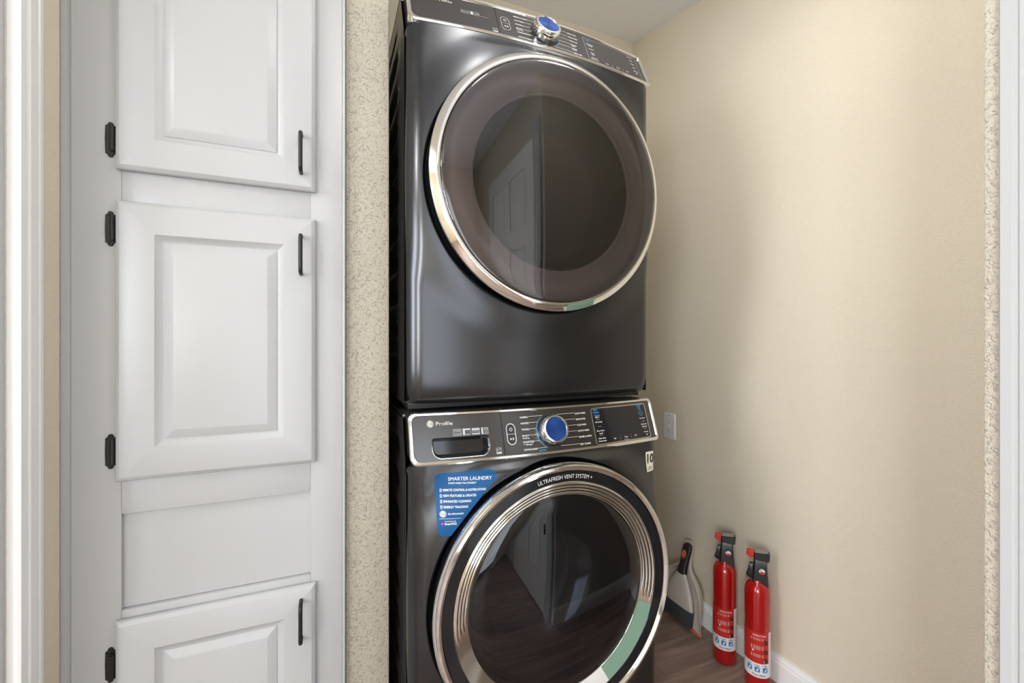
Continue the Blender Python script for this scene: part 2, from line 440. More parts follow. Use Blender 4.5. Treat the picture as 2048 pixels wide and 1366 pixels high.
# panelled door on the hall side of the near wall (seen only as a reflection)
b = MB(); b.box(XN - 0.012, XN + 0.0, -0.56, 0.197, 0.01, 2.05, 0, 0.002)
door1 = struct(b.build('door_1', M['door_white']))
for (z0, z1) in ((0.22, 0.85), (1.0, 1.55), (1.65, 1.95)):
    for (y0, y1) in ((-0.47, -0.23), (-0.14, 0.10)):
        q = MB(); o1 = rrect(y0, y1, z0, z1, 0.002); o2 = rrect(y0 + 0.012, y1 - 0.012, z0 + 0.012, z1 - 0.012, 0.002); o3 = rrect(y0 + 0.035, y1 - 0.035, z0 + 0.035, z1 - 0.035, 0.002)
        X = XN - 0.012
        q.loft([[(X, a, c) for a, c in o1], [(X - 0.007, a, c) for a, c in o2], [(X - 0.001, a, c) for a, c in o2], [(X - 0.005, a, c) for a, c in o3]], True, False, True)
        q.build('panel', M['door_white'], door1, angle=25)
q = MB(); q.box(XN - 0.0165, XN - 0.012, 0.155, 0.177, 0.47, 0.53, 0, 0.001); q.build('latch_plate', M['black_metal'], door1)

# ceiling lamps (out of frame): drum shades that glow and light the place
def ceiling_lamp(name, x, y, label, z, strength, k=1.0):
    t = empty(name, (x, y, z), label, 'lamp')
    b = MB(); b.lathe([(0.0005, 0.05), (0.05 * k, 0.05), (0.05 * k, 0.035), (0.015, 0.03), (0.015, -0.01), (0.05 * k, -0.03), (0.0005, -0.03)], n=32); b.build('base', M['trim'], t)
    b = MB(); b.lathe([(0.05 * k, -0.030), (0.093 * k, -0.032), (0.095 * k, -0.036), (0.095 * k, -0.092), (0.088 * k, -0.102), (0.05 * k, -0.106), (0.0005, -0.107)], n=40, cap1=True)
    b.build('diffuser', mat('lamp_glow', (0.9, 0.9, 0.9), 0.4, emis=(1.0, 0.965, 0.92, strength)), t)
ceiling_lamp('ceiling_lamp', 0.74, 0.69, 'wide drum ceiling lamp over the right side of the laundry alcove', CEIL_HALL + 0.039, 16.0)
ceiling_lamp('ceiling_lamp', 0.34, 0.50, 'small drum ceiling lamp over the middle of the laundry alcove', CEIL_HALL - 0.003, 38.0, 0.55)
ceiling_lamp('ceiling_lamp', -0.12, -0.50, 'round drum fill lamp added in the hall behind the camera', CEIL_HALL - 0.05, 6.0)  # added lamp, soft fill for right wall, cabinet and appliances
ceiling_lamp('ceiling_lamp', -1.25, 0.34, 'round drum ceiling lamp in the room through the left opening', CEIL_HALL - 0.05, 85.0)

# ------------------------------------------------------------------ built-in cabinet
cab = empty('storage_cabinet', (-0.22, YC, 0.0), 'tall white built-in cabinet with raised-panel doors beside the washer and dryer', 'cabinet')
CX0, CY0 = -0.22, YC
def cbox(mb, x0, x1, y0, y1, z0, z1, bev=0.0015): mb.box(x0 - CX0, x1 - CX0, y0 - CY0, y1 - CY0, z0, z1, 0, bev)
CT = 2.34
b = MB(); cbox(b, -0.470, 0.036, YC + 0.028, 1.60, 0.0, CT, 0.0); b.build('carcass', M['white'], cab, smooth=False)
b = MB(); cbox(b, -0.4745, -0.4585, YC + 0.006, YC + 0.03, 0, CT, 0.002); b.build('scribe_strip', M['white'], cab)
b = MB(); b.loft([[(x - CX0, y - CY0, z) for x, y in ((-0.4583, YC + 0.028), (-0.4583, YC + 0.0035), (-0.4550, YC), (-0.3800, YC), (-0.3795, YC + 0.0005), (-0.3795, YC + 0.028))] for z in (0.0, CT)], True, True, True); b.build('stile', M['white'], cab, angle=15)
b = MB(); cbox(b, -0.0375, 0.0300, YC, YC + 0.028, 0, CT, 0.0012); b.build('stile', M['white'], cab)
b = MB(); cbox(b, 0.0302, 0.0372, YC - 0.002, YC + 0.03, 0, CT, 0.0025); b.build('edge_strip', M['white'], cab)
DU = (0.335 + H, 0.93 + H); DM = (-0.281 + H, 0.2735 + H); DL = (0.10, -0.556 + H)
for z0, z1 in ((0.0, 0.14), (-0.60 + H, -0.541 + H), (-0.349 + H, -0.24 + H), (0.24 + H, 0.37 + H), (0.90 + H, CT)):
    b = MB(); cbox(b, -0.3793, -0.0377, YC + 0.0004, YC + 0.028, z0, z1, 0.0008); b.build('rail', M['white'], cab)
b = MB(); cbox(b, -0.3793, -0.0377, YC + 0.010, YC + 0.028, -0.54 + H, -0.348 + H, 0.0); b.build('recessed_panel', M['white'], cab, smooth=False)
def make_door(z0, z1, hinges, hz, lab):
    x0, x1 = -0.3855 - CX0, -0.0265 - CX0
    yf = -0.0175
    def loop(x0, x1, z0, z1, y): return [(a, y, c) for a, c in rrect(x0, x1, z0, z1, 0.0008, 2, 2)]
    b = MB()
    i = 0.064
    def ins(d, y): return loop(x0 + d, x1 - d, z0 + d, z1 - d, y)
    b.loft([ins(0.002, -0.0005), ins(0.0, -0.004), ins(0.0, yf + 0.009), ins(0.0015, yf + 0.006), ins(0.008, yf + 0.0005), ins(0.0095, yf), ins(i, yf),
            ins(i + 0.003, yf + 0.003), ins(i + 0.009, yf + 0.0085), ins(i + 0.0125, yf + 0.010), ins(i + 0.016, yf + 0.010)], True, True, False)
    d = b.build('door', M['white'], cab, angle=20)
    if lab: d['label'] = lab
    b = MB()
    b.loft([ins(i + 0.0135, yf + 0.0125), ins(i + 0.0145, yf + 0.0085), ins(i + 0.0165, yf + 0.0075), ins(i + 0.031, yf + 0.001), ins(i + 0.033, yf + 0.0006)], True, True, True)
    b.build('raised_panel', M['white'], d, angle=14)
    # miter joints of the frame: hairline grooves
    for h in hinges:
        b = MB()
        hx = x0 - 0.010; hh = 0.0345
        out = []
        for t in range(49):                      # ornamental leaf with scalloped tips
            a = t / 48.0
            zz = -hh + 2 * hh * a
            e = abs(zz) / hh
            w = 0.0086 - 0.0008 * e if e < 0.80 else (0.0078 - 0.0036 * (e - 0.80) / 0.04 if e < 0.84 else (0.0042 if e < 0.90 else 0.0042 * sqrt(max(0.02, 1 - ((e - 0.90) / 0.10) ** 2))))
            out.append((w, zz))
        L1 = [(hx - w, zz) for w, zz in out] + [(hx + min(w, 0.0085), zz) for w, zz in reversed(out)]
        b.loft([[(a, -0.0003, h + c) for a, c in L1], [(a, -0.0026, h + c) for a, c in L1], [(hx + (a - hx) * 0.85, -0.0036, h + c * 0.97) for a, c in L1]], True, True, True)
        kn = []
        b.tube([(hx + 0.0045, -0.0075, h - 0.022), (hx + 0.0045, -0.0075, h + 0.022)], 0.0048, 12)
        b.tube([(hx + 0.0045, -0.0075, h - 0.0245), (hx + 0.0045, -0.0075, h - 0.0222)], 0.0036, 10)
        b.tube([(hx + 0.0045, -0.0075, h + 0.0222), (hx + 0.0045, -0.0075, h + 0.0245)], 0.0036, 10)
        for zz in (-0.008, 0.008): b.tube([(hx + 0.0045, -0.0075, h + zz - 0.0004), (hx + 0.0045, -0.0075, h + zz + 0.0004)], 0.0052, 12)
        for zz in (-0.028, 0.028): b.lathe([(0.0001, -0.0052), (0.002, -0.0046), (0.0026, -0.0034)], 'y', (hx - 0.001, 0, h + zz), 10)
        b.build('hinge', M['black_metal'], d)
    b = MB()
    px, s = -0.0560 - CX0, 0.030
    p = []
    za, zb_ = hz - 0.0415, hz + 0.0415
    for (yy, zz) in [(yf, za), (yf - s * 0.5, za), (yf - s * 0.8, za + 0.001), (yf - s * 0.95, za + 0.0045), (yf - s, za + 0.011)]: p.append((px, yy, zz))
    for k in range(1, 8): p.append((px, yf - s, za + 0.011 + (zb_ - za - 0.022) * k / 8))
    for (yy, zz) in [(yf - s, zb_ - 0.011), (yf - s * 0.95, zb_ - 0.0045), (yf - s * 0.8, zb_ - 0.001), (yf - s * 0.5, zb_), (yf, zb_)]: p.append((px, yy, zz))
    b.tube(p, 0.0042, 12)
    b.build('handle', M['black_metal'], d)
    return d
make_door(*DU, (0.393 + H, 0.85 + H), 0.413 + H, None)
make_door(*DM, (0.2175 + H, -0.222 + H), 0.187 + H, None)
make_door(*DL, (-0.643 + H, -0.98 + H), -0.582 + H - 0.045, None)

# ------------------------------------------------------------------ washer and dryer
KB = 0.231                                 # bow of the fronts in plan
HW = 0.3565                                # half width
ZC, RC = 0.556, 0.322                      # door centre height, radius of the opening in the front
def sst(x): x = max(0.0, min(1.0, x)); return x * x * (3 - 2 * x)
class Appliance:
    def __init__(s, name, label, x, y, z, zb, tilt, flare, y_ring):
        s.root = empty(name, (x, y, z), label, name)
        s.zb, s.tilt, s.flare, s.yr, s.x = zb, tilt, flare, y_ring, x
    def fy(s, x, z):
        y = KB * x * x
        c = 0.318
        if abs(x) > c:
            q = min(1.0, (abs(x) - c) / (HW - c)); y += 0.042 * (1 - sqrt(max(0.0, 1 - q * q)))
        q = (0.075 - (z - 0.016)) / 0.075
        if q > 0: q = min(q, 1.0); y += 0.022 * (1 - sqrt(max(0.0, 1 - q * q)))
        r = sqrt(x * x + (z - ZC) ** 2)
        y -= s.flare * sst((0.415 - r) / (0.415 - RC)) * sst((s.zb + 0.004 - z) / 0.03)
        return y
    def onbody(s, u, v, d=0.0):            # v measured down from the panel's lower edge
        return (u, s.fy(u, s.zb + v) - 0.0006 - d, s.zb + v)
    def onpanel(s, u, v, d=0.0):
        n = Vector((2 * KB * u, -1.0, s.tilt)).normalized()
        return (u + n.x * d * 0.3, KB * u * u + s.tilt * v + n.y * d, s.zb + v + n.z * d)
    def body(s, top):
        root = s.root
        # side sheets with stamped ribs, back and top
        b = MB()
        ny, nz = 26, 150
        def rib(y, z):
            k = (z - 0.06) / 0.088
            zz = (k - math.floor(k) - 0.5) * 0.088
            yy = max(0.0, max(0.19 - y, y - 0.70))
            if z > top - 0.06 or z < 0.05: return 0.0
            q = sqrt(zz * zz + yy * yy)
            return 0.007 * sst((0.030 - q) / 0.016)
        for sx in (-1, 1):
            L = []
            for i in range(nz + 1):
                z = 0.016 + (top - 0.016) * i / nz
                y0_ = 0.055 if z < s.zb - 0.02 else max(0.055, KB * HW * HW + s.tilt * max(0, z - s.zb) + 0.034)
                L.append([(sx * (HW - rib(y, z)), y, z) for y in [y0_ + (0.775 - y0_) * (j / ny) for j in range(ny + 1)]])
            b.loft(L, False)
        b.box(-HW + 0.002, HW - 0.002, 0.765, 0.775, 0.016, top)
        b.box(-HW, HW, 0.12, 0.775, top - 0.012, top, 0, 0.004)
        b.box(-HW + 0.01, HW - 0.01, 0.07, 0.77, 0.012, 0.02)
        b.build('side_panel', M['side'], root, fixn=False)
    def front(s):
        b = MB(); n, mr = 288, 30
        z0, z1 = 0.016, s.zb + 0.003
        loops = []
        angs = [2 * pi * j / n for j in range(n)]
        cor = sorted(atan2(cz - ZC, cx) % (2 * pi) for cx in (-HW, HW) for cz in (z0, z1))
        for a in cor:                      # snap the nearest spokes to the corners
            j = min(range(n), key=lambda i: abs(angs[i] - a)); angs[j] = a
        for i in range(mr + 1):
            t = i / mr; t = t * 0.75 + 0.25 * t * t if i else 0
            L = []
            for a in angs:
                ca, sa = cos(a), sin(a)
                R = min(HW / abs(ca) if abs(ca) > 1e-9 else 9, ((z1 - ZC) / sa if sa > 1e-9 else ((z0 - ZC) / sa if sa < -1e-9 else 9)))
                r = RC + (max(R, RC + 0.002) - RC) * t
                x, z = r * ca, ZC + r * sa
                x = max(-HW, min(HW, x)); z = min(z1, z)
                q = (abs(x) - (HW - 0.024)) / 0.024
                if q > 0: z = min(z, z1 - 0.020 * (1 - sqrt(max(0.0, 1 - min(q, 1.0) ** 2))))
                L.append((x, s.fy(x, z), z))
            loops.append(L)
        inner = []
        for (rr, dy) in ((RC - 0.012, 0.05), (RC - 0.008, 0.012), (RC - 0.0035, 0.002)):
            inner.append([(rr * cos(a), s.fy(RC * cos(a), ZC + RC * sin(a)) + dy, ZC + rr * sin(a)) for a in angs])
        b.loft(inner + loops, True)
        # returned edge along the outline
        last = loops[-1]
        b.loft([last, [(x, max(y + 0.004, 0.062), z) for x, y, z in last]], True)
        b.build('front_panel', M['steel'], s.root, angle=40, fixn=True)
        b = MB(); b.lathe([(RC + 0.004, 0.052), (0.285, 0.052), (0.285, 0.058)], 'y', (0, 0, ZC), 96); b.build('door_gasket', M['black'], s.root)
        b = MB(); b.box(-HW + 0.012, HW - 0.012, 0.075, 0.74, 0.0, 0.014); b.build('base', M['black'], s.root)
    def panel(s, hp, drawer):
        root = s.root; P = s.onpanel
        U = 0.3515
        out = rrect(-U, U, 0.0, hp, (0.020, 0.010, 0.014, 0.016), 8, 40)
        def inset(d, r): return rrect(-U + d, U - d, d, hp - d, r, 8, 40)
        rs = (0.020, 0.010, 0.014, 0.016)
        fr = MB()
        in1 = inset(0.0025, tuple(max(0.004, q - 0.0025) for q in rs)); in2 = rrect(-U + 0.0085, U - 0.007, 0.0075, hp - 0.0065, (0.018, 0.006, 0.010, 0.013), 8, 40); in3 = rrect(-U + 0.0105, U - 0.009, 0.0092, hp - 0.0082, (0.017, 0.005, 0.009, 0.012), 8, 40)
        fr.loft([[P(u, v, -0.012) for u, v in out], [P(u, v, 0.0015) for u, v in out], [P(u, v, 0.0042) for u, v in in1], [P(u, v, 0.0036) for u, v in in2], [P(u, v, -0.0002) for u, v in in3]], True)
        hs = MB()                          # housing behind the fascia
        ho = rrect(-U + 0.001, U - 0.001, 0.0005, hp - 0.0005, rs, 8, 40)
        hs.loft([[P(u, v, -0.006) for u, v in ho], [(u, 0.13, s.zb + v + 0.0) for u, v in ho]], True, False, True)
        # end covers and crown between fascia housing and lid
        housing = hs.build('panel_housing', M['side'], root)
        cp = MB()
        sp = -0.1310
        f0, f1, g0, g1 = -U + 0.0095, U - 0.008, 0.0085, hp - 0.0075
        if drawer:
            pu0, pu1, pv0, pv1 = -0.3005, -0.166, 0.0135, 0.0572
            o_ = rrect(f0, sp - 0.0006, g0, g1, (0.016, 0.0005, 0.0005, 0.012), 8, 12)
            p_ = rrect(pu0, pu1, pv0, pv1, (0.020, 0.022, 0.007, 0.006), 8, 12)
            mixl = lambda t: [(a[0] + (c[0] - a[0]) * t, a[1] + (c[1] - a[1]) * t) for a, c in zip(o_, p_)]
            cp.loft([[P(u, v, 0.0004) for u, v in mixl(k / 6)] for k in range(7)], True)
            face = cp.build('drawer_front', M['fascia'], root)
            pk = MB()
            p2 = rrect(pu0 + 0.003, pu1 - 0.003, pv0 + 0.003, pv1 - 0.001, (0.017, 0.019, 0.006, 0.005), 8, 12)
            p3 = rrect(pu0 + 0.008, pu1 - 0.008, pv0 + 0.011, pv1 + 0.004, (0.012, 0.012, 0.005, 0.005), 8, 12)
            pk.loft([[P(u, v, 0.0004) for u, v in p_], [P(u, v, -0.002) for u, v in p2], [P(u, v, -0.028) for u, v in p3]], True, False, True)
            pk.build('grip_recess', M['gloss_black'], face)
            lip = MB()
            lp = [q for q in p_]
            idx = [i for i, q in enumerate(lp) if q[1] < pv0 + 0.036]
            seq = lp[:]                      # lower rim, from the left side round to the right side
            low = [q for q in seq if q[1] < pv0 + 0.030]
            low = sorted(low, key=lambda q: atan2(q[1] - (pv0 + 0.034), q[0] - (pu0 + pu1) / 2))
            lip.tube([P(u, v - 0.0006, 0.0008) for u, v in low], [0.0002 + 0.0010 * min(1, i / 14, (len(low) - 1 - i) / 14) for i in range(len(low))], 8)
            lip.build('recess_lip', M['satin_chrome'], face)
            cp = MB()
        else:
            rr_patch(cp, P, f0, sp - 0.0006, g0, g1, 0.008, 16, 8, 0.0004)
            cp.build('fascia_cover', M['fascia'], root)
            cp = MB()
        rr_patch(cp, P, sp + 0.0006, f1, g0, g1, 0.003, 40, 8, 0.0004)
        fas = cp.build('control_panel', M['fascia'], root)
        fr.build('chrome_frame', M['chrome'], root)
        # thin joint line across frame between drawer and fascia
        j = MB()
        for vv in ((0.0, 0.009), (hp - 0.008, hp)):
            j.loft([[P(sp - 0.0005, vv[0], 0.0044), P(sp + 0.0005, vv[0], 0.0044)], [P(sp - 0.0005, vv[1], 0.0044), P(sp + 0.0005, vv[1], 0.0044)]], False)
        j.build('joint_line', M['print_grey'], root)
        # outlined touch display, outlined button
        def outline(u0, u1, v0, v1, r, w, name, m, par):
            q = MB(); a = rrect(u0, u1, v0, v1, r, 8, 10); c = rrect(u0 + w, u1 - w, v0 + w, v1 - w, max(0.001, r - w), 8, 10)
            q.loft([[P(u, v, 0.0005) for u, v in a], [P(u, v, 0.0012) for u, v in a], [P(u, v, 0.0012) for u, v in c], [P(u, v, 0.0005) for u, v in c]], True)
            return q.build(name, m, par)
        outline(0.1275, 0.3235, 0.0095, 0.1005, 0.008, 0.0018, 'display_outline', M['satin_chrome'], fas)
        q = MB(); rr_patch(q, P, 0.1295, 0.3215, 0.0115, 0.0985, 0.006, 16, 8, 0.0007); q.build('display', M['gloss_black'] if drawer else M['fascia'], fas)
        outline(-0.1215, -0.0975, 0.0305, 0.0795, 0.0118, 0.0020, 'button_outline', M['satin_chrome'], fas)
        q = MB(); rr_patch(q, P, -0.1195, -0.0995, 0.0325, 0.0545, 0.0085, 6, 4, 0.0008); q.build('button', M['gloss_black'] if drawer else M['fascia'], fas)
        q = MB(); rr_patch(q, P, -0.1195, -0.0995, 0.0555, 0.0775, 0.0085, 6, 4, 0.0008); q.build('button', M['gloss_black'] if drawer else M['fascia'], fas)
        # knob on the panel's normal
        kc = Vector(P(0.0, 0.0555, 0.0)); nrm = Vector((0, -1.0, s.tilt)).normalized()
        kn = bpy.data.objects.new('k', None)
        rot = Vector((0, 0, 1)).rotation_difference(nrm).to_matrix().to_4x4()
        T = Matrix.Translation(kc) @ rot
        q = MB(); q.lathe([(0.0392, 0.0004), (0.0386, 0.0018), (0.0365, 0.002), (0.0355, 0.001)], n=64)
        k0 = q.build('knob_well', M['gloss_black'], root); k0.matrix_local = T
        q = MB(); q.lathe([(0.0355, 0.001), (0.0372, 0.004), (0.0366, 0.018), (0.0355, 0.026), (0.0335, 0.0285), (0.0295, 0.0290), (0.0285, 0.0275), (0.0282, 0.0260)], n=72)
        k1 = q.build('knob', M['chrome'], root); k1.matrix_local = T
        q = MB(); q.lathe([(0.0283, 0.0262), (0.0275, 0.0268), (0.015, 0.0266), (0.0005, 0.0265)], n=72, cap1=True)
        k2 = q.build('knob_face', M['knob'], k1)
        bpy.data.objects.remove(kn)
        return fas
    def print_part(s, mb, name, mats, parent): return mb.build(name, mats, parent, smooth=False, fixn=False)
def dial_labels(mb, P, left, right, ticks_mi=1):
    fn = lambda u, v: P(u, v, 0.0016)
    vsl = [0.0915, 0.0773, 0.0632, 0.0490, 0.0344, 0.0172]
    for (txt, sub), v in zip(left, vsl):
        put_text(mb, fn, txt, -0.0820, v - 0.0022, 0.0040, 0.012, 'LEFT', width=min(0.0036 * len(txt), 0.0370))
        if sub: put_text(mb, fn, sub, -0.0815, v - 0.0072, 0.0030, 0.008, 'LEFT', width=0.0024 * len(sub))
    for (txt, sub), v in zip(right, vsl):
        put_text(mb, fn, txt, 0.0762, v - 0.0022 - 0.0006, 0.0040, 0.012, 'LEFT', width=0.0032 * len(txt))
        if sub: put_text(mb, fn, sub, 0.0775, v - 0.0078, 0.0032, 0.008, 'LEFT')
def dial_ticks(mb, P, left, w=0.0007):
    vsl = [0.0925, 0.0780, 0.0635, 0.0492, 0.0350, 0.0180]
    for k, v in enumerate(vsl):
        dv = v - 0.0555; x = sqrt(max(0.0002, 0.0422 ** 2 - dv * dv)); x = max(x, 0.0185)
        for sg in (-1, 1):
            u0, u1 = sg * x, 0.0745
            if sg < 0: u1 = -0.0820 + min(0.0036 * len(left[k]), 0.0370) + 0.0012
            lo, hi = min(u0, u1), max(u0, u1)
            mb.loft([[P(lo, v - w / 2, 0.0016), P(hi, v - w / 2, 0.0016)], [P(lo, v + w / 2, 0.0016), P(hi, v + w / 2, 0.0016)]], False)
def logo_disc(mbs, mbd, fn, u, v, r):
    """round emblem: light disc with a ring of swirls and script initials"""
    n = 40
    mbs.add([fn(u, v, 0)] + [fn(u + r * cos(2 * pi * j / n), v + r * sin(2 * pi * j / n), 0) for j in range(n)], [(0, 1 + j, 1 + (j + 1) % n) for j in range(n)])
    w = r * 0.05
    for rr in (0.84,):
        L = [[fn(u + q * cos(2 * pi * j / n), v + q * sin(2 * pi * j / n), 1) for j in range(n + 1)] for q in (r * rr - w, r * rr + w)]
        mbd.loft(L, False)
    for k in range(4):                      # curls round the inside of the ring
        a0 = pi / 4 + k * pi / 2
        pts = [(r * (0.80 - 0.20 * t) * cos(a0 + 1.0 * t), r * (0.80 - 0.20 * t) * sin(a0 + 1.0 * t)) for t in [i / 6 for i in range(7)]]
        L = [[fn(u + x * f, v + y * f, 1) for x, y in pts] for f in (0.95, 1.07)]
        mbd.loft(L, False)
    g = lambda a, c: fn(a, c, 1)
    put_text(mbd, g, 'GE', u, v - r * 0.33, r * 0.66, 0.01, 'CENTER', shear=0.25)
def rect_on(mb, fn, u0, u1, v0, v1, mi=0, nu=4):
    mb.loft([[fn(u0 + (u1 - u0) * j / nu, v0) for j in range(nu + 1)], [fn(u0 + (u1 - u0) * j / nu, v1) for j in range(nu + 1)]], False, mi=mi)
def frame_on(mb, fn, u0, u1, v0, v1, w, mi=0):
    rect_on(mb, fn, u0, u1, v0, v0 + w, mi); rect_on(mb, fn, u0, u1, v1 - w, v1, mi)
    rect_on(mb, fn, u0, u0 + w, v0 + w, v1 - w, mi, 1); rect_on(mb, fn, u1 - w, u1, v0 + w, v1 - w, mi, 1)
def button_icons(mb, P):
    fn = lambda u, v: P(u, v, 0.0018)
    c = (-0.1095, 0.0655); n = 20              # power symbol
    arc = [pi / 2 + 0.55 + (2 * pi - 1.1) * j / n for j in range(n + 1)]
    mb.loft([[fn(c[0] + q * cos(a), c[1] + q * sin(a)) for a in arc] for q in (0.0031, 0.0040)], False)
    rect_on(mb, fn, c[0] - 0.0005, c[0] + 0.0005, c[1] + 0.0005, c[1] + 0.0046, 0, 1)
    c = (-0.1085, 0.0440)                      # play / pause
    mb.add([fn(c[0] - 0.0052, c[1] - 0.0028), fn(c[0] - 0.0052, c[1] + 0.0028), fn(c[0] - 0.0008, c[1])], [(0, 1, 2)])
    rect_on(mb, fn, c[0] + 0.0008, c[0] + 0.0018, c[1] - 0.0028, c[1] + 0.0028, 0, 1); rect_on(mb, fn, c[0] + 0.0030, c[0] + 0.0040, c[1] - 0.0028, c[1] + 0.0028, 0, 1)
    rect_on(mb, fn, -0.1190, -0.1000, 0.0547, 0.0553, 0, 1)
def energy_mark(mb, fn, u, v, s=0.013):
    frame_on(mb, fn, u - s * 0.5, u + s * 0.5, v - s * 0.3, v + s * 0.5, s * 0.06)
    rect_on(mb, fn, u - s * 0.5, u + s * 0.5, v - s * 0.52, v - s * 0.3, 0, 1)
    pts = [(-0.42, 0.02), (-0.2, 0.22), (0.02, 0.12), (0.2, 0.3), (0.42, 0.34)]
    mb.loft([[fn(u + a * s, v + (c - 0.04) * s) for a, c in pts], [fn(u + a * s, v + (c + 0.05) * s) for a, c in pts]], False)
    put_text(mb, fn, 'energy', u, v - s * 0.2, s * 0.2, 0.0, 'CENTER', shear=0.3)

def door_common(A, prof, glass_prof, glass_m):
    """door: dark back shell, chrome ring and pane, turned about the door axis"""
    b = MB(); b.lathe([(0.300, 0.050), (0.3065, 0.040), (0.3085, 0.0), (0.3085, A.yr + 0.024), (0.300, A.yr + 0.022)], 'y', (0, 0, ZC), 128)
    d = b.build('door', M['gloss_black'], A.root)
    b = MB(); b.lathe(prof, 'y', (0, 0, ZC), 160); b.build('chrome_ring', M['chrome'], d, angle=30)
    b = MB(); b.lathe(glass_prof, 'y', (0, 0, ZC), 128, cap1=True); b.build('glass', glass_m, d, angle=60)
    return d

# ---- washer
W = Appliance('washer', 'lower dark grey front-load washer standing on the floor, with detergent drawer and blue sticker', 0.52, 0.955, 0.0, 0.883, 0.36, 0.024, -0.054)
W.body(0.988); W.front()
fas = W.panel(0.1135, True)
yr = W.yr
wd = door_common(W, [(0.3085, yr + 0.030), (0.3150, yr + 0.026), (0.3172, yr + 0.016), (0.3160, yr + 0.008), (0.3115, yr + 0.001), (0.3055, yr), (0.3000, yr + 0.0035), (0.2975, yr + 0.010)],
                 [(0.2375, yr + 0.0215), (0.2300, yr + 0.0170), (0.200, yr + 0.0135), (0.150, yr + 0.0095), (0.10, yr + 0.0066), (0.05, yr + 0.005), (0.0008, yr + 0.0045)], M['washer_glass'])
b = MB(); b.lathe([(0.2985, yr + 0.009), (0.2960, yr + 0.006), (0.2740, yr + 0.0075), (0.2720, yr + 0.011)], 'y', (0, 0, ZC), 144); b.build('black_band', M['gloss_black'], wd)
b = MB()
b.lathe([(0.2735, yr + 0.0095), (0.2715, yr + 0.0075), (0.2375, yr + 0.0200), (0.2340, yr + 0.026)], 'y', (0, 0, ZC), 144)
b.build('vent_ring', M['chrome'], wd)
# four raised arcs (the vents) over the upper part of the ring
b = MB()
for k in range(4):
    r0 = 0.2672 - k * 0.0080; y0 = yr + 0.0075 + (0.2715 - r0) * 0.3676
    a0, a1 = math.radians(-22 + k * 2), math.radians(196 - k * 2); n = 110; L = []
    sec = [(0.0036, 0.0004), (0.0026, -0.0028), (0.0010, -0.0040), (-0.0010, -0.0036), (-0.0030, -0.0008), (-0.0036, 0.0020)]
    for i in range(n + 1):
        t = i / n; a = a0 + (a1 - a0) * t; q = min(1, t / 0.08, (1 - t) / 0.08); q = sst(q)
        L.append([((r0 + dr) * cos(a), y0 + dy * q + 0.0014 * (1 - q) , ZC + (r0 + dr) * sin(a)) for dr, dy in sec])
    b.loft(L, False)
b.build('vent_louvres', M['chrome'], wd, fixn=True)
g = MB()                                        # dark slits between louvres
for k in range(3):
    r0 = 0.2632 - k * 0.0080; y0 = yr + 0.0075 + (0.2715 - r0) * 0.3676 - 0.0012
    a0, a1 = math.radians(-14), math.radians(186); n = 100
    g.loft([[((r0 + q) * cos(a0 + (a1 - a0) * i / n), y0 - q * 0.3676, ZC + (r0 + q) * sin(a0 + (a1 - a0) * i / n)) for i in range(n + 1)] for q in (-0.00055, 0.00055)], False)
g.build('vent_slits', M['black'], wd, fixn=False)
b = MB(); b.lathe([(0.2340, yr + 0.030), (0.230, yr + 0.05), (0.224, yr + 0.075), (0.200, yr + 0.125), (0.165, yr + 0.155), (0.10, yr + 0.172), (0.001, yr + 0.178)], 'y', (0, 0, ZC), 96, cap1=True); b.build('glass_bowl', M['bowl_blue'], wd)
q = MB()
R_ = 0.2805
fn = lambda x, y: ((R_ + y) * cos(pi / 2 - 0.01 - x / R_), yr + 0.0058, ZC + (R_ + y) * sin(pi / 2 - 0.01 - x / R_))
put_text(q, fn, 'ULTRAFRESH VENT SYSTEM +', 0, 0.0, 0.0098, -0.006, 'CENTER', width=0.147)
q.build('arc_lettering', M['print_white'], wd, smooth=False, fixn=False)
# green film strip left on the lower right of the door ring
q = MB(); a0, a1 = math.radians(-62), math.radians(-17)
q.lathe([(0.2712, yr + 0.0070), (0.2560, yr + 0.0126), (0.2385, yr + 0.0190)], 'y', (0, 0, ZC), 40, a0, a1); o = q.build('film_strip', M['film'], wd, fixn=False); o['label'] = 'pale green film strip on the chrome'
# fascia print
P = W.onpanel
q = MB(); dk = MB()
lf = lambda u, v, k=0: P(u, v, 0.0012 + 0.0004 * k)
logo_disc(q, dk, lf, -0.3015, 0.0885, 0.0078)
put_text(q, lambda u, v: P(u, v, 0.0012), 'Profile', -0.2895, 0.0845, 0.0082, -0.004, width=0.0385)
q.build('brand_mark', M['print_cream'], W.root, smooth=False, fixn=False); dk.build('brand_script', M['print_black'], W.root, smooth=False, fixn=False)
q = MB(); f2 = lambda u, v: P(u, v, 0.0012)
frame_on(q, f2, -0.2505, -0.2310, 0.0600, 0.0745, 0.0008); put_text(q, f2, 'POWER', -0.2407, 0.0682, 0.0042, 0.012, 'CENTER', width=0.0155); put_text(q, f2, 'STEAM', -0.2407, 0.0619, 0.0042, -0.004, 'CENTER', width=0.0155)
frame_on(q, f2, -0.2280, -0.2095, 0.0600, 0.0745, 0.0008); rect_on(q, f2, -0.2280, -0.2225, 0.0600, 0.0745); rect_on(q, f2, -0.2225, -0.2095, 0.0710, 0.0745); put_text(q, f2, '+', -0.2160, 0.0660, 0.0045, 0.0, 'CENTER'); put_text(q, f2, 'DRY', -0.2160, 0.0612, 0.0032, 0.0, 'CENTER')
frame_on(q, f2, -0.2060, -0.1870, 0.0600, 0.0745, 0.0008); rect_on(q, f2, -0.2060, -0.1870, 0.0695, 0.0745); put_text(q, f2, 'ODOR', -0.1965, 0.0650, 0.0034, 0.0, 'CENTER'); rect_on(q, f2, -0.2060, -0.1870, 0.0600, 0.0632)
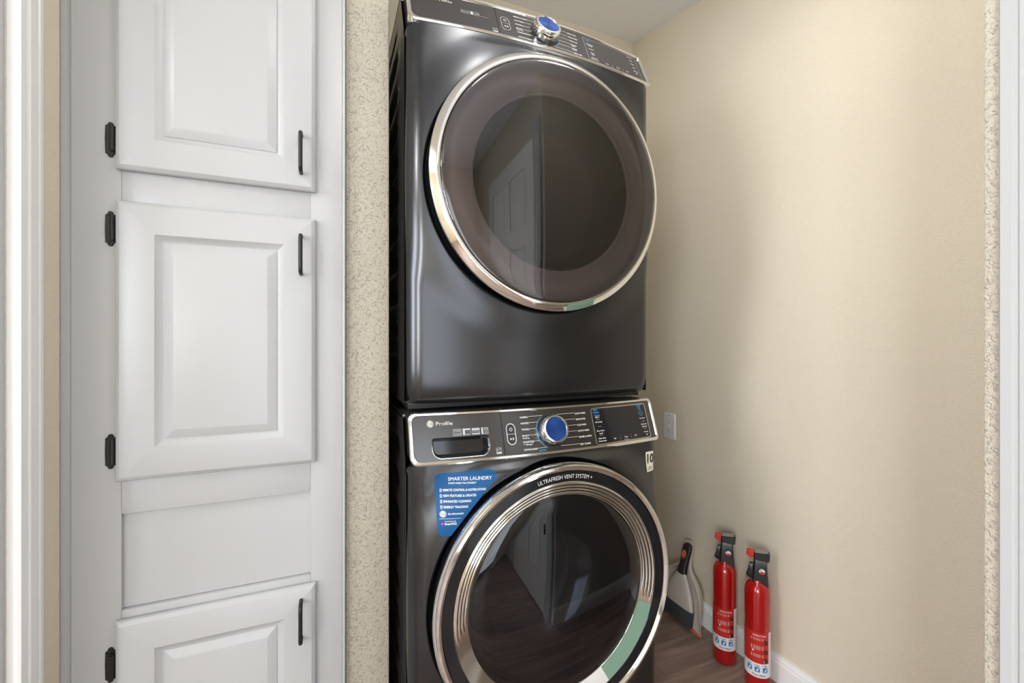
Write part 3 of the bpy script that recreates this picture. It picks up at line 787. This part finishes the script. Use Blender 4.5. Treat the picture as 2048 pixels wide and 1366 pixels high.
frame_on(q, f2, -0.1835, -0.1660, 0.0600, 0.0745, 0.0008); rect_on(q, f2, -0.1835, -0.1785, 0.0600, 0.0745); put_text(q, f2, 'AD', -0.1718, 0.0680, 0.0050, 0.012, 'CENTER'); put_text(q, f2, 'DS', -0.1718, 0.0620, 0.0045, 0.0, 'CENTER')
energy_mark(q, f2, -0.1455, 0.0205)
q.build('feature_icons', M['print_grey'], W.root, smooth=False, fixn=False)
q = MB(); button_icons(q, P)
dial_labels(q, P, [('NORMAL', 0), ('WHITES', 0), ('TOWELS', 0), ('BULKY', 'Bedding'), ('SANITIZE', '+ Allergen'), ('DOWNLOADED', 0)],
            [('QUICK WASH', 0), ('DELICATES', 0), ('COLD WASH', 0), ('ACTIVE WEAR', 0), ('RINSE & SPIN', 0), ('SELF CLEAN', 0)])
f3 = lambda u, v: P(u, v, 0.0016)
for txt, u, v in (('My Settings', 0.1465, 0.0630), ('More Water', 0.1475, 0.0410), ('Level*', 0.1475, 0.0345), ('Delay Wash', 0.1480, 0.0225), ('Remote Start', 0.1480, 0.0160), ('MAX +', 0.1450, 0.0750), ('Time Saver', 0.3030, 0.0600), ('Extra Rinse', 0.3055, 0.0440), ('Memory*', 0.3060, 0.0375), ('Prewash', 0.3070, 0.0240), ('on*', 0.3085, 0.0165), ('Soil', 0.1900, 0.0180), ('Temp', 0.2290, 0.0185), ('Spin', 0.2650, 0.0190)):
    put_text(q, f3, txt, u, v, 0.0034, 0.012, 'CENTER')
put_text(q, f3, 'Hold 3 Seconds', 0.2300, 0.0128, 0.0018, 0.01, 'CENTER')
q.build('panel_lettering', M['print_white'], fas, smooth=False, fixn=False)
q = MB(); dial_ticks(q, P, ['NORMAL', 'WHITES', 'TOWELS', 'BULKY', 'SANITIZE', 'DOWNLOADED'])
for u, v in ((0.1455, 0.0715), (0.1470, 0.0530), (0.1475, 0.0315), (0.3000, 0.0865), (0.3020, 0.0690), (0.3050, 0.0530), (0.3065, 0.0330)): rect_on(q, f3, u - 0.0055, u + 0.0055, v, v + 0.0004, 0, 1)
for u in (0.2090, 0.2475): rect_on(q, f3, u, u + 0.0003, 0.0150, 0.0250, 0, 1)
q.build('panel_lines', M['print_cream'], fas, smooth=False, fixn=False)
q = MB()
for txt, u, v in (('SMART', 0.1420, 0.0935), ('DISPENSE', 0.1430, 0.0870), ('POWERSTEAM', 0.1450, 0.0795), ('ULTRAFRESH', 0.2985, 0.0935), ('VENT', 0.2990, 0.0885), ('12HR', 0.3005, 0.0790), ('Wash + Dry', 0.3015, 0.0730)):
    put_text(q, f3, txt, u, v, 0.0034, 0.012, 'CENTER', width=None if len(txt) < 9 else 0.0185)
put_text(q, f3, 'POWERSTEAM', -0.0435, 0.0108, 0.0032, 0.008, 'LEFT', width=0.0195)
n = 40
aa = [math.radians(127) + math.radians(112) * j / n for j in range(n + 1)]
q.loft([[P(r_ * cos(a), 0.0555 + r_ * sin(a), 0.0016) for a in aa] for r_ in (0.0418, 0.0428)], False)
q.build('blue_lettering', M['print_blue'], fas, smooth=False, fixn=False)
# blue sticker, shaped to the front
S = W.onbody
q = MB(); L = []
rows = 46; ST0, ST1 = -0.0205, -0.1525
for i in range(rows + 1):
    v = ST0 + (ST1 - ST0) * i / rows
    lv = (v - ST0) / (ST1 - ST0)
    ul = -0.2995 + 0.0035 * lv; r = 0.014
    e = v - (ST0 - 0.005 - r)
    if v > ST0 - 0.0 - r: ul += r - sqrt(max(0, r * r - (v - (ST0 - r)) ** 2))
    if v < ST1 + r: ul += r - sqrt(max(0, r * r - (v - (ST1 + r)) ** 2))
    ur = -0.1625
    if v > ST0 - r: ur -= r - sqrt(max(0, r * r - (v - (ST0 - r)) ** 2))
    t = max(0, (-0.041 - v) / (0.1525 - 0.041))
    ur = min(ur, -0.1625 - 0.1055 * t ** 0.92)
    ur = max(ur, ul + 0.001)
    L.append([S(ul + (ur - ul) * j / 14, v + (0.0065 * (ul + (ur - ul) * j / 14 + 0.3) / 0.14 if v > -0.06 else 0.0065 * (ul + (ur - ul) * j / 14 + 0.3) / 0.14 * max(0, (v + 0.15) / 0.09)), 0.0004) for j in range(15)])
q.loft(L, False)
stk = q.build('sticker', M['sticker'], W.root, fixn=False); stk['label'] = 'blue smart laundry sticker'
q = MB(); f4 = lambda u, v: S(u, v, 0.0010)
put_text(q, f4, 'SMARTER LAUNDRY', -0.2695, -0.0352, 0.0076, 0.0, width=0.0955)
put_text(q, f4, 'STARTS WHEN YOU CONNECT', -0.2690, -0.0425, 0.0036, 0.010, width=0.060)
for k, (txt, w) in enumerate((('REMOTE CONTROL & NOTIFICATIONS', 0.0925), ('NEW FEATURES & UPDATES', 0.0705), ('ENHANCED CLEANING', 0.0585), ('ENERGY TRACKING', 0.0515))):
    v = -0.0575 - k * 0.0118
    put_text(q, f4, txt, -0.2815, v, 0.0049, 0.012, width=w)
    frame_on(q, f4, -0.2880, -0.2840, v - 0.0012, v + 0.0056, 0.0007); put_text(q, f4, 'v', -0.2860, v + 0.0012, 0.0028, 0.01, 'CENTER')
put_text(q, f4, 'GE APPLIANCES', -0.2735, -0.1065, 0.0034, 0.012, width=0.0335)
rect_on(q, f4, -0.2915, -0.2465, -0.1150, -0.1144)
put_text(q, f4, 'POWERED BY', -0.2805, -0.1212, 0.0018, 0.01, width=0.0240)
put_text(q, f4, 'SmartHQ', -0.2812, -0.1278, 0.0050, 0.012, width=0.0255)
q.build('sticker_lettering', M['print_white'], stk, smooth=False, fixn=False)
q = MB(); dk = MB(); logo_disc(q, dk, lambda u, v, k=0: S(u, v, 0.0010 + 0.0004 * k), -0.2835, -0.1050, 0.0070)
q.build('sticker_emblem', M['print_white'], stk, smooth=False, fixn=False); dk.build('emblem_script', M['sticker'], stk, smooth=False, fixn=False)
q = MB(); rect_on(q, f4, -0.2880, -0.2838, -0.1278, -0.1248, 0, 1); q.add([f4(-0.2887, -0.1248), f4(-0.2831, -0.1248), f4(-0.2859, -0.1218)], [(0, 1, 2)]); q.build('house_mark', M['magenta'], stk, smooth=False, fixn=False)
# ten-year badge
q = MB(); rr_patch(q, S, 0.2965, 0.3285, -0.0840, -0.0290, 0.002, 8, 6, 0.0004); bd = q.build('badge', M['print_cream'], W.root, fixn=False); bd['label'] = 'small cream ten-year badge'
q = MB(); put_text(q, f4, '10', 0.3125, -0.0600, 0.0240, 0.03, 'CENTER', width=0.026)
put_text(q, f4, 'LIMITED', 0.3125, -0.0740, 0.0034, 0.0, 'CENTER', width=0.015); put_text(q, f4, 'WARRANTY', 0.3125, -0.0795, 0.0034, 0.0, 'CENTER', width=0.022)
q.build('badge_lettering', M['print_black'], bd, smooth=False, fixn=False)

# ---- dryer
D = Appliance('dryer', 'upper dark grey front-load dryer stacked on top of the washer, with large tinted round door', 0.522, 0.992, 1.0, 0.912, 0.46, 0.012, -0.052)
D.body(1.030); D.front()
fas = D.panel(0.1155, False)
yr = D.yr
dd = door_common(D, [(0.3085, yr + 0.030), (0.3155, yr + 0.026), (0.3178, yr + 0.018), (0.3170, yr + 0.014), (0.3050, yr + 0.0035), (0.3000, yr + 0.0015), (0.2965, yr + 0.002), (0.2955, yr + 0.006)],
                 [(0.2954, yr + 0.0040), (0.2945, yr + 0.0020), (0.2925, yr + 0.0006), (0.289, yr - 0.0002), (0.282, yr - 0.0009), (0.26, yr - 0.0019), (0.22, yr - 0.0033), (0.18, yr - 0.0045), (0.13, yr - 0.0056), (0.08, yr - 0.0063), (0.04, yr - 0.0066), (0.0008, yr - 0.0067)], M['dryer_glass'])
b = MB(); b.lathe([(0.2940, yr + 0.008), (0.287, yr + 0.022), (0.275, yr + 0.031), (0.258, yr + 0.033), (0.240, yr + 0.027), (0.227, yr + 0.018), (0.2215, yr + 0.0145), (0.2165, yr + 0.0155), (0.2150, yr + 0.020)], 'y', (0, 0, ZC), 128); b.build('door_liner', M['liner'], dd)
b = MB(); b.lathe([(0.2155, yr + 0.018), (0.2120, yr + 0.032), (0.206, yr + 0.055), (0.197, yr + 0.080), (0.184, yr + 0.100), (0.170, yr + 0.110)], 'y', (0, 0, ZC), 96); b.build('window_bowl', M['drum'], dd)
b = MB(); b.lathe([(0.1705, yr + 0.1095), (0.150, yr + 0.115), (0.10, yr + 0.120), (0.05, yr + 0.122), (0.001, yr + 0.1225)], 'y', (0, 0, ZC), 96, cap1=True); b.build('inner_window', M['inner_window'], dd)
q = MB(); a0, a1 = math.radians(-85), math.radians(-70)
q.lathe([(0.3168, yr + 0.0136), (0.3050, yr + 0.0030), (0.3000, yr + 0.0010)], 'y', (0, 0, ZC), 20, a0, a1); o = q.build('film_strip', M['film'], dd, fixn=False); o['label'] = 'pale green film strip on the chrome'
P = D.onpanel
q = MB(); dk = MB()
logo_disc(q, dk, lambda u, v, k=0: P(u, v, 0.0012 + 0.0004 * k), -0.2935, 0.0865, 0.0078)
put_text(q, lambda u, v: P(u, v, 0.0012), 'Profile', -0.2815, 0.0820, 0.0082, -0.004, width=0.0385)
q.build('brand_mark', M['print_cream'], D.root, smooth=False, fixn=False); dk.build('brand_script', M['print_black'], D.root, smooth=False, fixn=False)
q = MB(); f2 = lambda u, v: P(u, v, 0.0012)
frame_on(q, f2, -0.2220, -0.2020, 0.0570, 0.0670, 0.0008); put_text(q, f2, 'SANITIZE', -0.2120, 0.0600, 0.0036, 0.0, 'CENTER', width=0.016)
rect_on(q, f2, -0.1990, -0.1935, 0.0570, 0.0680); frame_on(q, f2, -0.1935, -0.1770, 0.0570, 0.0680, 0.0008); put_text(q, f2, 'STEAM', -0.1852, 0.0602, 0.0040, 0.01, 'CENTER', width=0.013)
put_text(q, f2, 'Reversible door', -0.1740, 0.0575, 0.0022, 0.0, width=0.020)
energy_mark(q, f2, -0.1420, 0.0205)
q.build('feature_icons', M['print_grey'], D.root, smooth=False, fixn=False)
q = MB(); button_icons(q, P)
dial_labels(q, P, [('MIXED LOADS', 0), ('COTTONS', 0), ('TOWELS', 0), ('BULKY', 'Bedding'), ('STEAM SANITIZE', 0), ('DOWNLOADED', 0)],
            [('QUICK DRY', 0), ('DELICATES', 0), ('COLD AIR', 0), ('ACTIVE', 'WEAR'), ('STEAM', 'Refresh'), ('TIMED DRY', 0)])
f3 = lambda u, v: P(u, v, 0.0016)
for txt, u, v in (('My Settings', 0.1470, 0.0740), ('Settings', 0.1470, 0.0690), ('Eco Dry', 0.1475, 0.0560), ('Damp', 0.1470, 0.0410), ('Alert', 0.1470, 0.0350), ('Delay Dry', 0.1480, 0.0225), ('Remote Start', 0.1480, 0.0165), ('Extended', 0.2990, 0.0900), ('Tumble', 0.3000, 0.0770), ('Reduce', 0.3015, 0.0640), ('Static', 0.3030, 0.0500), ('Washer', 0.3040, 0.0360), ('Link', 0.3055, 0.0280), ('Level', 0.1900, 0.0180), ('Temp', 0.2290, 0.0185), ('Time', 0.2650, 0.0190)):
    put_text(q, f3, txt, u, v, 0.0034, 0.012, 'CENTER')
for u in (0.2090, 0.2475): rect_on(q, f3, u, u + 0.0004, 0.0150, 0.0250, 0, 1)
q.build('panel_lettering', M['print_white'], fas, smooth=False, fixn=False)
q = MB(); dial_ticks(q, P, ['MIXED LOADS', 'COTTONS', 'TOWELS', 'BULKY', 'STEAM SANITIZE', 'DOWNLOADED']); q.build('panel_lines', M['print_cream'], fas, smooth=False, fixn=False)
q = MB(); put_text(q, f3, 'ULTRA', 0.1430, 0.0910, 0.0036, 0.012, 'CENTER'); put_text(q, f3, 'FRESH', 0.1430, 0.0855, 0.0036, 0.012, 'CENTER')
aa = [math.radians(-55) + math.radians(50) * j / n for j in range(n + 1)]
q.loft([[P(r_ * cos(a), 0.0555 + r_ * sin(a), 0.0016) for a in aa] for r_ in (0.0418, 0.0428)], False)
q.build('blue_lettering', M['print_blue'], fas, smooth=False, fixn=False)

for fx in (-0.27, 0.27):
    for fy_ in (0.20, 0.66):
        b = MB(); b.lathe([(0.0005, -0.0118), (0.024, -0.0118), (0.026, -0.009), (0.026, 0.001), (0.0005, 0.001)], 'z', (fx, fy_, 0), 20); b.build('foot', M['black'], D.root)
for o in bpy.data.objects:
    if o.type == 'MESH' and o.name.split('.')[0] in ('panel_lettering', 'panel_lines', 'blue_lettering', 'feature_icons', 'sticker_lettering', 'badge_lettering', 'arc_lettering', 'brand_mark', 'vent_louvres', 'vent_slits', 'brand_script', 'emblem_script', 'joint_line'):
        o['kind'] = 'stuff'
# ------------------------------------------------------------------ electrical outlet on the right wall
out = empty('electrical_outlet', (XR, 1.530, -0.392 + H), 'white double electrical outlet on the tan wall right of the washer', 'outlet')
def xr(pts, x): return [(x, a, c) for a, c in pts]
b = MB(); b.loft([xr(rrect(-0.0355, 0.0355, -0.0585, 0.0585, 0.003), 0.0), xr(rrect(-0.0355, 0.0355, -0.0585, 0.0585, 0.003), -0.003), xr(rrect(-0.033, 0.033, -0.056, 0.056, 0.003), -0.006)], True, True, True); b.build('plate', M['plate'], out)
b = MB(); b.loft([xr(rrect(-0.0170, 0.0170, -0.0340, 0.0340, 0.002), -0.006), xr(rrect(-0.0170, 0.0170, -0.0340, 0.0340, 0.002), -0.0075), xr(rrect(-0.0160, 0.0160, -0.0330, 0.0330, 0.002), -0.008)], True, True, True); ins_ = b.build('receptacle', M['plate'], out)
b = MB()
for zc_ in (-0.019, 0.019):
    b.box(-0.0084, -0.0079, -0.0075, -0.0055, zc_ - 0.001, zc_ + 0.0075); b.box(-0.0084, -0.0079, 0.0055, 0.0075, zc_ - 0.001, zc_ + 0.0065)
    b.lathe([(0.0024, 0), (0.0001, 0.0)], 'z', (0, 0, 0), 10) if False else None
    b.box(-0.0084, -0.0079, -0.0022, 0.0022, zc_ - 0.0095, zc_ - 0.0055)
b.build('slots', M['slot'], ins_, smooth=False)
b = MB(); L = rrect(-0.0178, 0.0178, -0.0348, 0.0348, 0.002); L2 = rrect(-0.0170, 0.0170, -0.0340, 0.0340, 0.002)
b.loft([xr(L, -0.00615), xr(L2, -0.00615)], True); b.build('seam', M['slot'], ins_)
for z in (-0.0485, 0.0485):
    b = MB(); b.loft([[(-0.0062, 0.0022 * cos(a), z + 0.0022 * sin(a)) for a in [2 * pi * j / 12 for j in range(12)]], [(-0.0072, 0.0018 * cos(a), z + 0.0018 * sin(a)) for a in [2 * pi * j / 12 for j in range(12)]]], True, True, True); b.build('screw', M['slot'], out)

# ------------------------------------------------------------------ fire extinguishers
EN = math.atan2(-0.656, -0.755)           # azimuth the label faces
ext = empty('fire_extinguisher', (1.335, 1.163, 0.0), 'red fire extinguisher behind the other one, next to the dustpan', 'fire extinguisher', 'small red fire extinguishers on the floor', rz=EN + pi / 2)
# local frame: -y faces the viewer, +x runs to the picture's right
ER = 0.0390
b = MB(); b.lathe([(0.0005, 0.0), (0.030, 0.0), (0.0365, 0.003), (ER, 0.010), (ER, 0.318), (0.0378, 0.330), (0.0345, 0.341), (0.028, 0.350), (0.020, 0.356), (0.0175, 0.362), (0.0005, 0.362)], n=56); b.build('cylinder', M['red'], ext, angle=30)
def cyl(u, v, d=0.0): a = u / ER; return ((ER + d) * sin(a), -(ER + d) * cos(a), v)
def cpatch(name, u0, u1, v0, v1, m, d, par):
    q = MB(); n_ = max(2, int(abs(u1 - u0) / 0.003)); q.loft([[cyl(u0 + (u1 - u0) * j / n_, v, d) for j in range(n_ + 1)] for v in (v0, v1)], False); return q.build(name, m, par, fixn=False)
lab = cpatch('label', -0.062, 0.034, 0.102, 0.203, M['red_label'], 0.0003, ext); lab['label'] = 'red instruction label'
cpatch('label_side_strip', 0.034, 0.060, 0.055, 0.203, M['label_white'], 0.0003, lab)
cpatch('label_band', -0.062, 0.034, 0.055, 0.102, M['label_white'], 0.0003, lab)
q = MB(); c1 = lambda u, v: cyl(u, v, 0.0007)
put_text(q, c1, 'INSTRUCTIONS', 0.004, 0.1905, 0.0055, 0.008, 'CENTER', width=0.040)
for k, v in enumerate((0.183, 0.179, 0.158, 0.1545, 0.151, 0.1475, 0.130, 0.1265, 0.1230)):
    for j in range(5):
        u0 = -0.022 + j * 0.008; rect_on(q, c1, u0, u0 + 0.0045 + 0.002 * ((j * 7 + k * 3) % 3) / 2, v, v + 0.0011, 0, 2)
q.add([c1(-0.012, 0.114), c1(0.018, 0.112), c1(0.018, 0.106), c1(0.004, 0.109)], [(0, 1, 2, 3)]); q.add([c1(-0.018, 0.146), c1(-0.011, 0.142), c1(-0.018, 0.138)], [(0, 1, 2)])
q.build('label_lettering', M['label_white'], lab, smooth=False, fixn=False)
q = MB()
for v in (0.170, 0.139, 0.111):              # little black pictures of the steps
    rect_on(q, c1, 0.020, 0.030, v - 0.006, v + 0.002, 0, 2); rect_on(q, c1, 0.018, 0.026, v + 0.003, v + 0.008, 0, 2); q.add([c1(0.026, v + 0.008), c1(0.031, v + 0.004), c1(0.026, v + 0.002)], [(0, 1, 2)])
put_text(q, c1, 'First Alert', 0.001, 0.0605, 0.0072, 0.012, 'CENTER', shear=0.25, width=0.040)
for u in (-0.028, -0.005, 0.019):
    put_text(q, c1, 'A B C'.split()[0] if u < -0.02 else ('B' if u < 0 else 'C'), u - 0.006, 0.0930, 0.0040, 0.012, 'CENTER'); rect_on(q, c1, u - 0.002, u + 0.008, 0.0955, 0.0967, 0, 2); rect_on(q, c1, u - 0.002, u + 0.008, 0.0932, 0.0944, 0, 2)
for k in range(22): rect_on(q, c1, 0.0385, 0.0385 + 0.006 + 0.008 * ((k * 5) % 4) / 3, 0.066 + k * 0.006, 0.0672 + k * 0.006, 1, 2)
o = q.build('label_print', [M['print_black'], M['print_grey']], lab, smooth=False, fixn=False)
q = MB()
for u in (-0.026, -0.003, 0.021): rr_patch(q, lambda a, c, d: cyl(a, c, 0.0007), u - 0.0075, u + 0.0075, 0.0735, 0.0900, 0.001, 3, 3)
q.build('pictogram', M['icon_blue'], lab, fixn=False)
q = MB()
for u in (-0.026, -0.003, 0.021): q.add([cyl(u - 0.004, 0.077, 0.0010), cyl(u + 0.002, 0.076, 0.0010), cyl(u + 0.004, 0.083, 0.0010), cyl(u, 0.087, 0.0010), cyl(u - 0.001, 0.081, 0.0010)], [(0, 1, 2, 3, 4)]); rect_on(q, lambda a, c: cyl(a, c, 0.0010), u + 0.003, u + 0.006, 0.0855, 0.0880, 0, 1)
q.build('pictogram_figures', M['label_white'], lab, smooth=False, fixn=False)
def prism(mb, poly, y0, y1, ch=0.003):
    cx = sum(p[0] for p in poly) / len(poly); cz = sum(p[1] for p in poly) / len(poly)
    sh = lambda f: [(cx + (x - cx) * f, cz + (z - cz) * f) for x, z in poly]
    w = max(max(abs(x - cx) for x, z in poly), 1e-4); f = 1 - ch / w
    L = [(y0, f), (y0 + ch, 1), (y1 - ch, 1), (y1, f)]
    mb.loft([[(x, y, z) for x, z in sh(ff)] for y, ff in L], True, True, True)
b = MB(); prism(b, [(-0.017, 0.352), (0.0, 0.349), (0.018, 0.341), (0.031, 0.338), (0.032, 0.352), (0.028, 0.400), (0.0255, 0.436), (-0.010, 0.436), (-0.013, 0.400)], -0.0165, 0.0165, 0.004); b.build('valve_head', M['black'], ext)
b = MB(); prism(b, [(-0.011, 0.431), (0.030, 0.428), (0.0345, 0.433), (0.036, 0.452), (0.031, 0.456), (-0.011, 0.453)], -0.0175, 0.0175, 0.003); lv = b.build('lever', M['black'], ext)
b = MB()
q2 = [(-0.008, -0.012), (0.026, -0.012), (0.030, -0.008), (0.030, 0.008), (0.026, 0.012), (-0.008, 0.012)]
zt = lambda x: 0.4535 + (x + 0.011) * 0.06
b.loft([[(x, y, zt(x)) for x, y in q2], [(x, y, zt(x) + 0.002) for x, y in q2]], True, True, True); b.build('lever_pad', M['grey_plastic'], lv)
b = MB(); prism(b, [(-0.033, 0.442), (-0.024, 0.434), (-0.010, 0.434), (-0.010, 0.455), (-0.031, 0.456)], -0.011, 0.011, 0.002); b.build('pin_tab', M['red_plastic'], ext)
b = MB(); prism(b, [(-0.014, 0.362), (-0.026, 0.366), (-0.034, 0.372), (-0.031, 0.379), (-0.026, 0.381), (-0.029, 0.388), (-0.025, 0.392), (-0.027, 0.399), (-0.023, 0.403), (-0.024, 0.411), (-0.013, 0.413)], -0.010, 0.010, 0.002); b.build('nozzle', M['black'], ext)
gz, gx = 0.3965, 0.012
b = MB(); b.lathe([(0.0118, -0.0140), (0.0118, -0.0195), (0.0100, -0.0205), (0.0092, -0.0190)], 'y', (gx, 0, gz), 32); gg = b.build('gauge', M['black'], ext)
b = MB(); b.lathe([(0.0096, -0.0186), (0.0002, -0.0186)], 'y', (gx, 0, gz), 32); b.build('dial', M['dial_white'], gg, fixn=False)
b = MB()
for a0, a1 in ((200, 352),):
    nn = 14; aa = [math.radians(a0 + (a1 - a0) * j / nn) for j in range(nn + 1)]
    b.add([(gx, -0.0189, gz)] + [(gx + 0.0088 * cos(a), -0.0189, gz + 0.0088 * sin(a)) for a in aa], [(0, j + 1, j + 2) for j in range(nn)])
b.build('dial_red', M['red_plastic'], gg, smooth=False, fixn=False)
b = MB(); b.add([(gx - 0.0075, -0.0191, gz + 0.001), (gx - 0.001, -0.0191, gz + 0.0065), (gx - 0.0055, -0.0191, gz + 0.0062)], [(0, 1, 2)]); b.add([(gx - 0.001, -0.0193, gz), (gx + 0.0005, -0.0193, gz - 0.001), (gx - 0.004, -0.0193, gz + 0.007)], [(0, 1, 2)]); b.build('needle', M['print_black'], gg, smooth=False, fixn=False)
e2 = copy_tree(ext); e2.location = (1.333, 1.029, 0.0)
e2['label'] = 'red fire extinguisher farther from the dustpan, in front of the other one'

# ------------------------------------------------------------------ dustpan and brush, leaning on the wall
LEAN = math.atan2(0.058, 0.36)
pan = empty('dustpan', (1.3445, 1.383, 0.002), 'warm grey dustpan leaning upright on the wall beside the fire extinguishers', 'dustpan', ry=LEAN)
# local: x towards the wall, y along it, z up the pan
rows = [(0.000, 0.104, 0.004), (0.012, 0.107, 0.009), (0.05, 0.112, 0.024), (0.09, 0.1155, 0.036), (0.13, 0.1145, 0.042), (0.165, 0.102, 0.042), (0.185, 0.083, 0.040), (0.205, 0.055, 0.034), (0.222, 0.033, 0.027), (0.240, 0.0235, 0.021), (0.265, 0.0225, 0.017), (0.295, 0.0270, 0.014), (0.312, 0.0275, 0.012), (0.322, 0.0215, 0.010), (0.3275, 0.010, 0.009)]
b = MB(); L = []
for z, w, dp in rows:
    fl = min(0.016, w * 0.35)
    sec = [(-w, -dp), (-w + fl * 0.35, -dp * 0.55), (-w + fl, 0.0), (-w * 0.4, 0.004), (0, 0.004), (w * 0.4, 0.004), (w - fl, 0.0), (w - fl * 0.35, -dp * 0.55), (w, -dp)]
    L.append([(x, y, z) for y, x in sec])
b.loft(L, False)
b.loft([L[-1], [(-0.004, 0.0, 0.3285)] * 9], False)
shell = b.build('shell', M['pan'], pan, angle=80, fixn=True)
md = shell.modifiers.new('thick', 'SOLIDIFY'); md.thickness = 0.0032; md.offset = 0
md = shell.modifiers.new('smooth', 'SUBSURF'); md.levels = 2; md.render_levels = 2
b = MB(); L = []
for y in [-0.104 + 0.208 * j / 12 for j in range(13)]: L.append([(-0.007, y, -0.0015), (0.001, y, -0.0015), (0.002, y, 0.008), (-0.004, y, 0.006)])
b.loft(L, True, True, True); b.build('lip', M['coral'], pan)
br = empty('hand_brush', (1.3445, 1.383, 0.002), 'small hand brush with black grip, nested in the dustpan', 'brush', ry=LEAN)
b = MB(); L = []
def oval(w, t, x, z, n=20, e=0.6): return [(x + t * (abs(sin(a)) ** e) * (1 if sin(a) > 0 else -1), w * (abs(cos(a)) ** e) * (1 if cos(a) > 0 else -1), z) for a in [2 * pi * j / n for j in range(n)]]
for z, w, t in ((0.078, 0.0755, 0.0125), (0.082, 0.0765, 0.0135), (0.10, 0.0735, 0.0145), (0.13, 0.063, 0.0140), (0.155, 0.050, 0.0130), (0.175, 0.038, 0.0122), (0.192, 0.027, 0.0115), (0.205, 0.0205, 0.0110), (0.208, 0.0195, 0.0105)): L.append(oval(w, t, -0.030 + 0.00 * z, z))
b.loft(L, True, True, True); b.build('brush_head', M['brush_body'], br, angle=50)
b = MB(); L = []
for z, w, t in ((0.196, 0.0240, 0.0112), (0.206, 0.0208, 0.0122), (0.215, 0.0190, 0.0122), (0.235, 0.0172, 0.0115), (0.26, 0.0180, 0.0105), (0.285, 0.0205, 0.0095), (0.303, 0.0205, 0.0085), (0.314, 0.0165, 0.0075), (0.319, 0.009, 0.005)): L.append(oval(w, t, -0.030 + max(0, z - 0.2) * 0.13, z))
b.loft(L, True, True, True); gr = b.build('grip', M['grip'], br, angle=60)
b = MB(); hx = -0.030 + 0.0105
hz0 = 0.275
el = lambda k, x: [(x, 0.0085 * k * cos(a), hz0 + 0.0165 * k * sin(a)) for a in [2 * pi * j / 24 for j in range(24)]]
b.loft([el(1.12, hx - 0.0100), el(1.06, hx - 0.0132), el(0.9, hx - 0.0136), el(0.76, hx - 0.0122), el(0.3, hx - 0.0118)], True, False, True); b.build('hanging_hole', M['coral'], gr)
b = MB()
for iy in range(34):
    for ix in range(4):
        y = -0.072 + 0.144 * iy / 33 + random.uniform(-0.0012, 0.0012); x = -0.030 + (-0.009 + 0.018 * ix / 3)
        zb_ = 0.017 + random.uniform(-0.003, 0.004); dx = random.uniform(-0.002, 0.002); dy = y * 0.03 + random.uniform(-0.001, 0.001)
        b.loft([[(x + 0.0026 * cos(a), y + 0.0026 * sin(a), 0.0795) for a in (0, pi / 2, pi, 1.5 * pi)], [(x + dx + 0.0031 * cos(a), y + dy + 0.0031 * sin(a), zb_ + 0.01) for a in (0, pi / 2, pi, 1.5 * pi)], [(x + dx + 0.0018 * cos(a), y + dy + 0.0018 * sin(a), zb_) for a in (0, pi / 2, pi, 1.5 * pi)]], True, False, True)
bs = b.build('bristles', M['bristle'], br, fixn=False); bs['kind'] = 'stuff'
for o in bpy.data.objects:
    if o.type == 'MESH' and o.name.split('.')[0] in ('label_lettering', 'label_print', 'pictogram', 'pictogram_figures', 'slots'):
        o['kind'] = 'stuff'
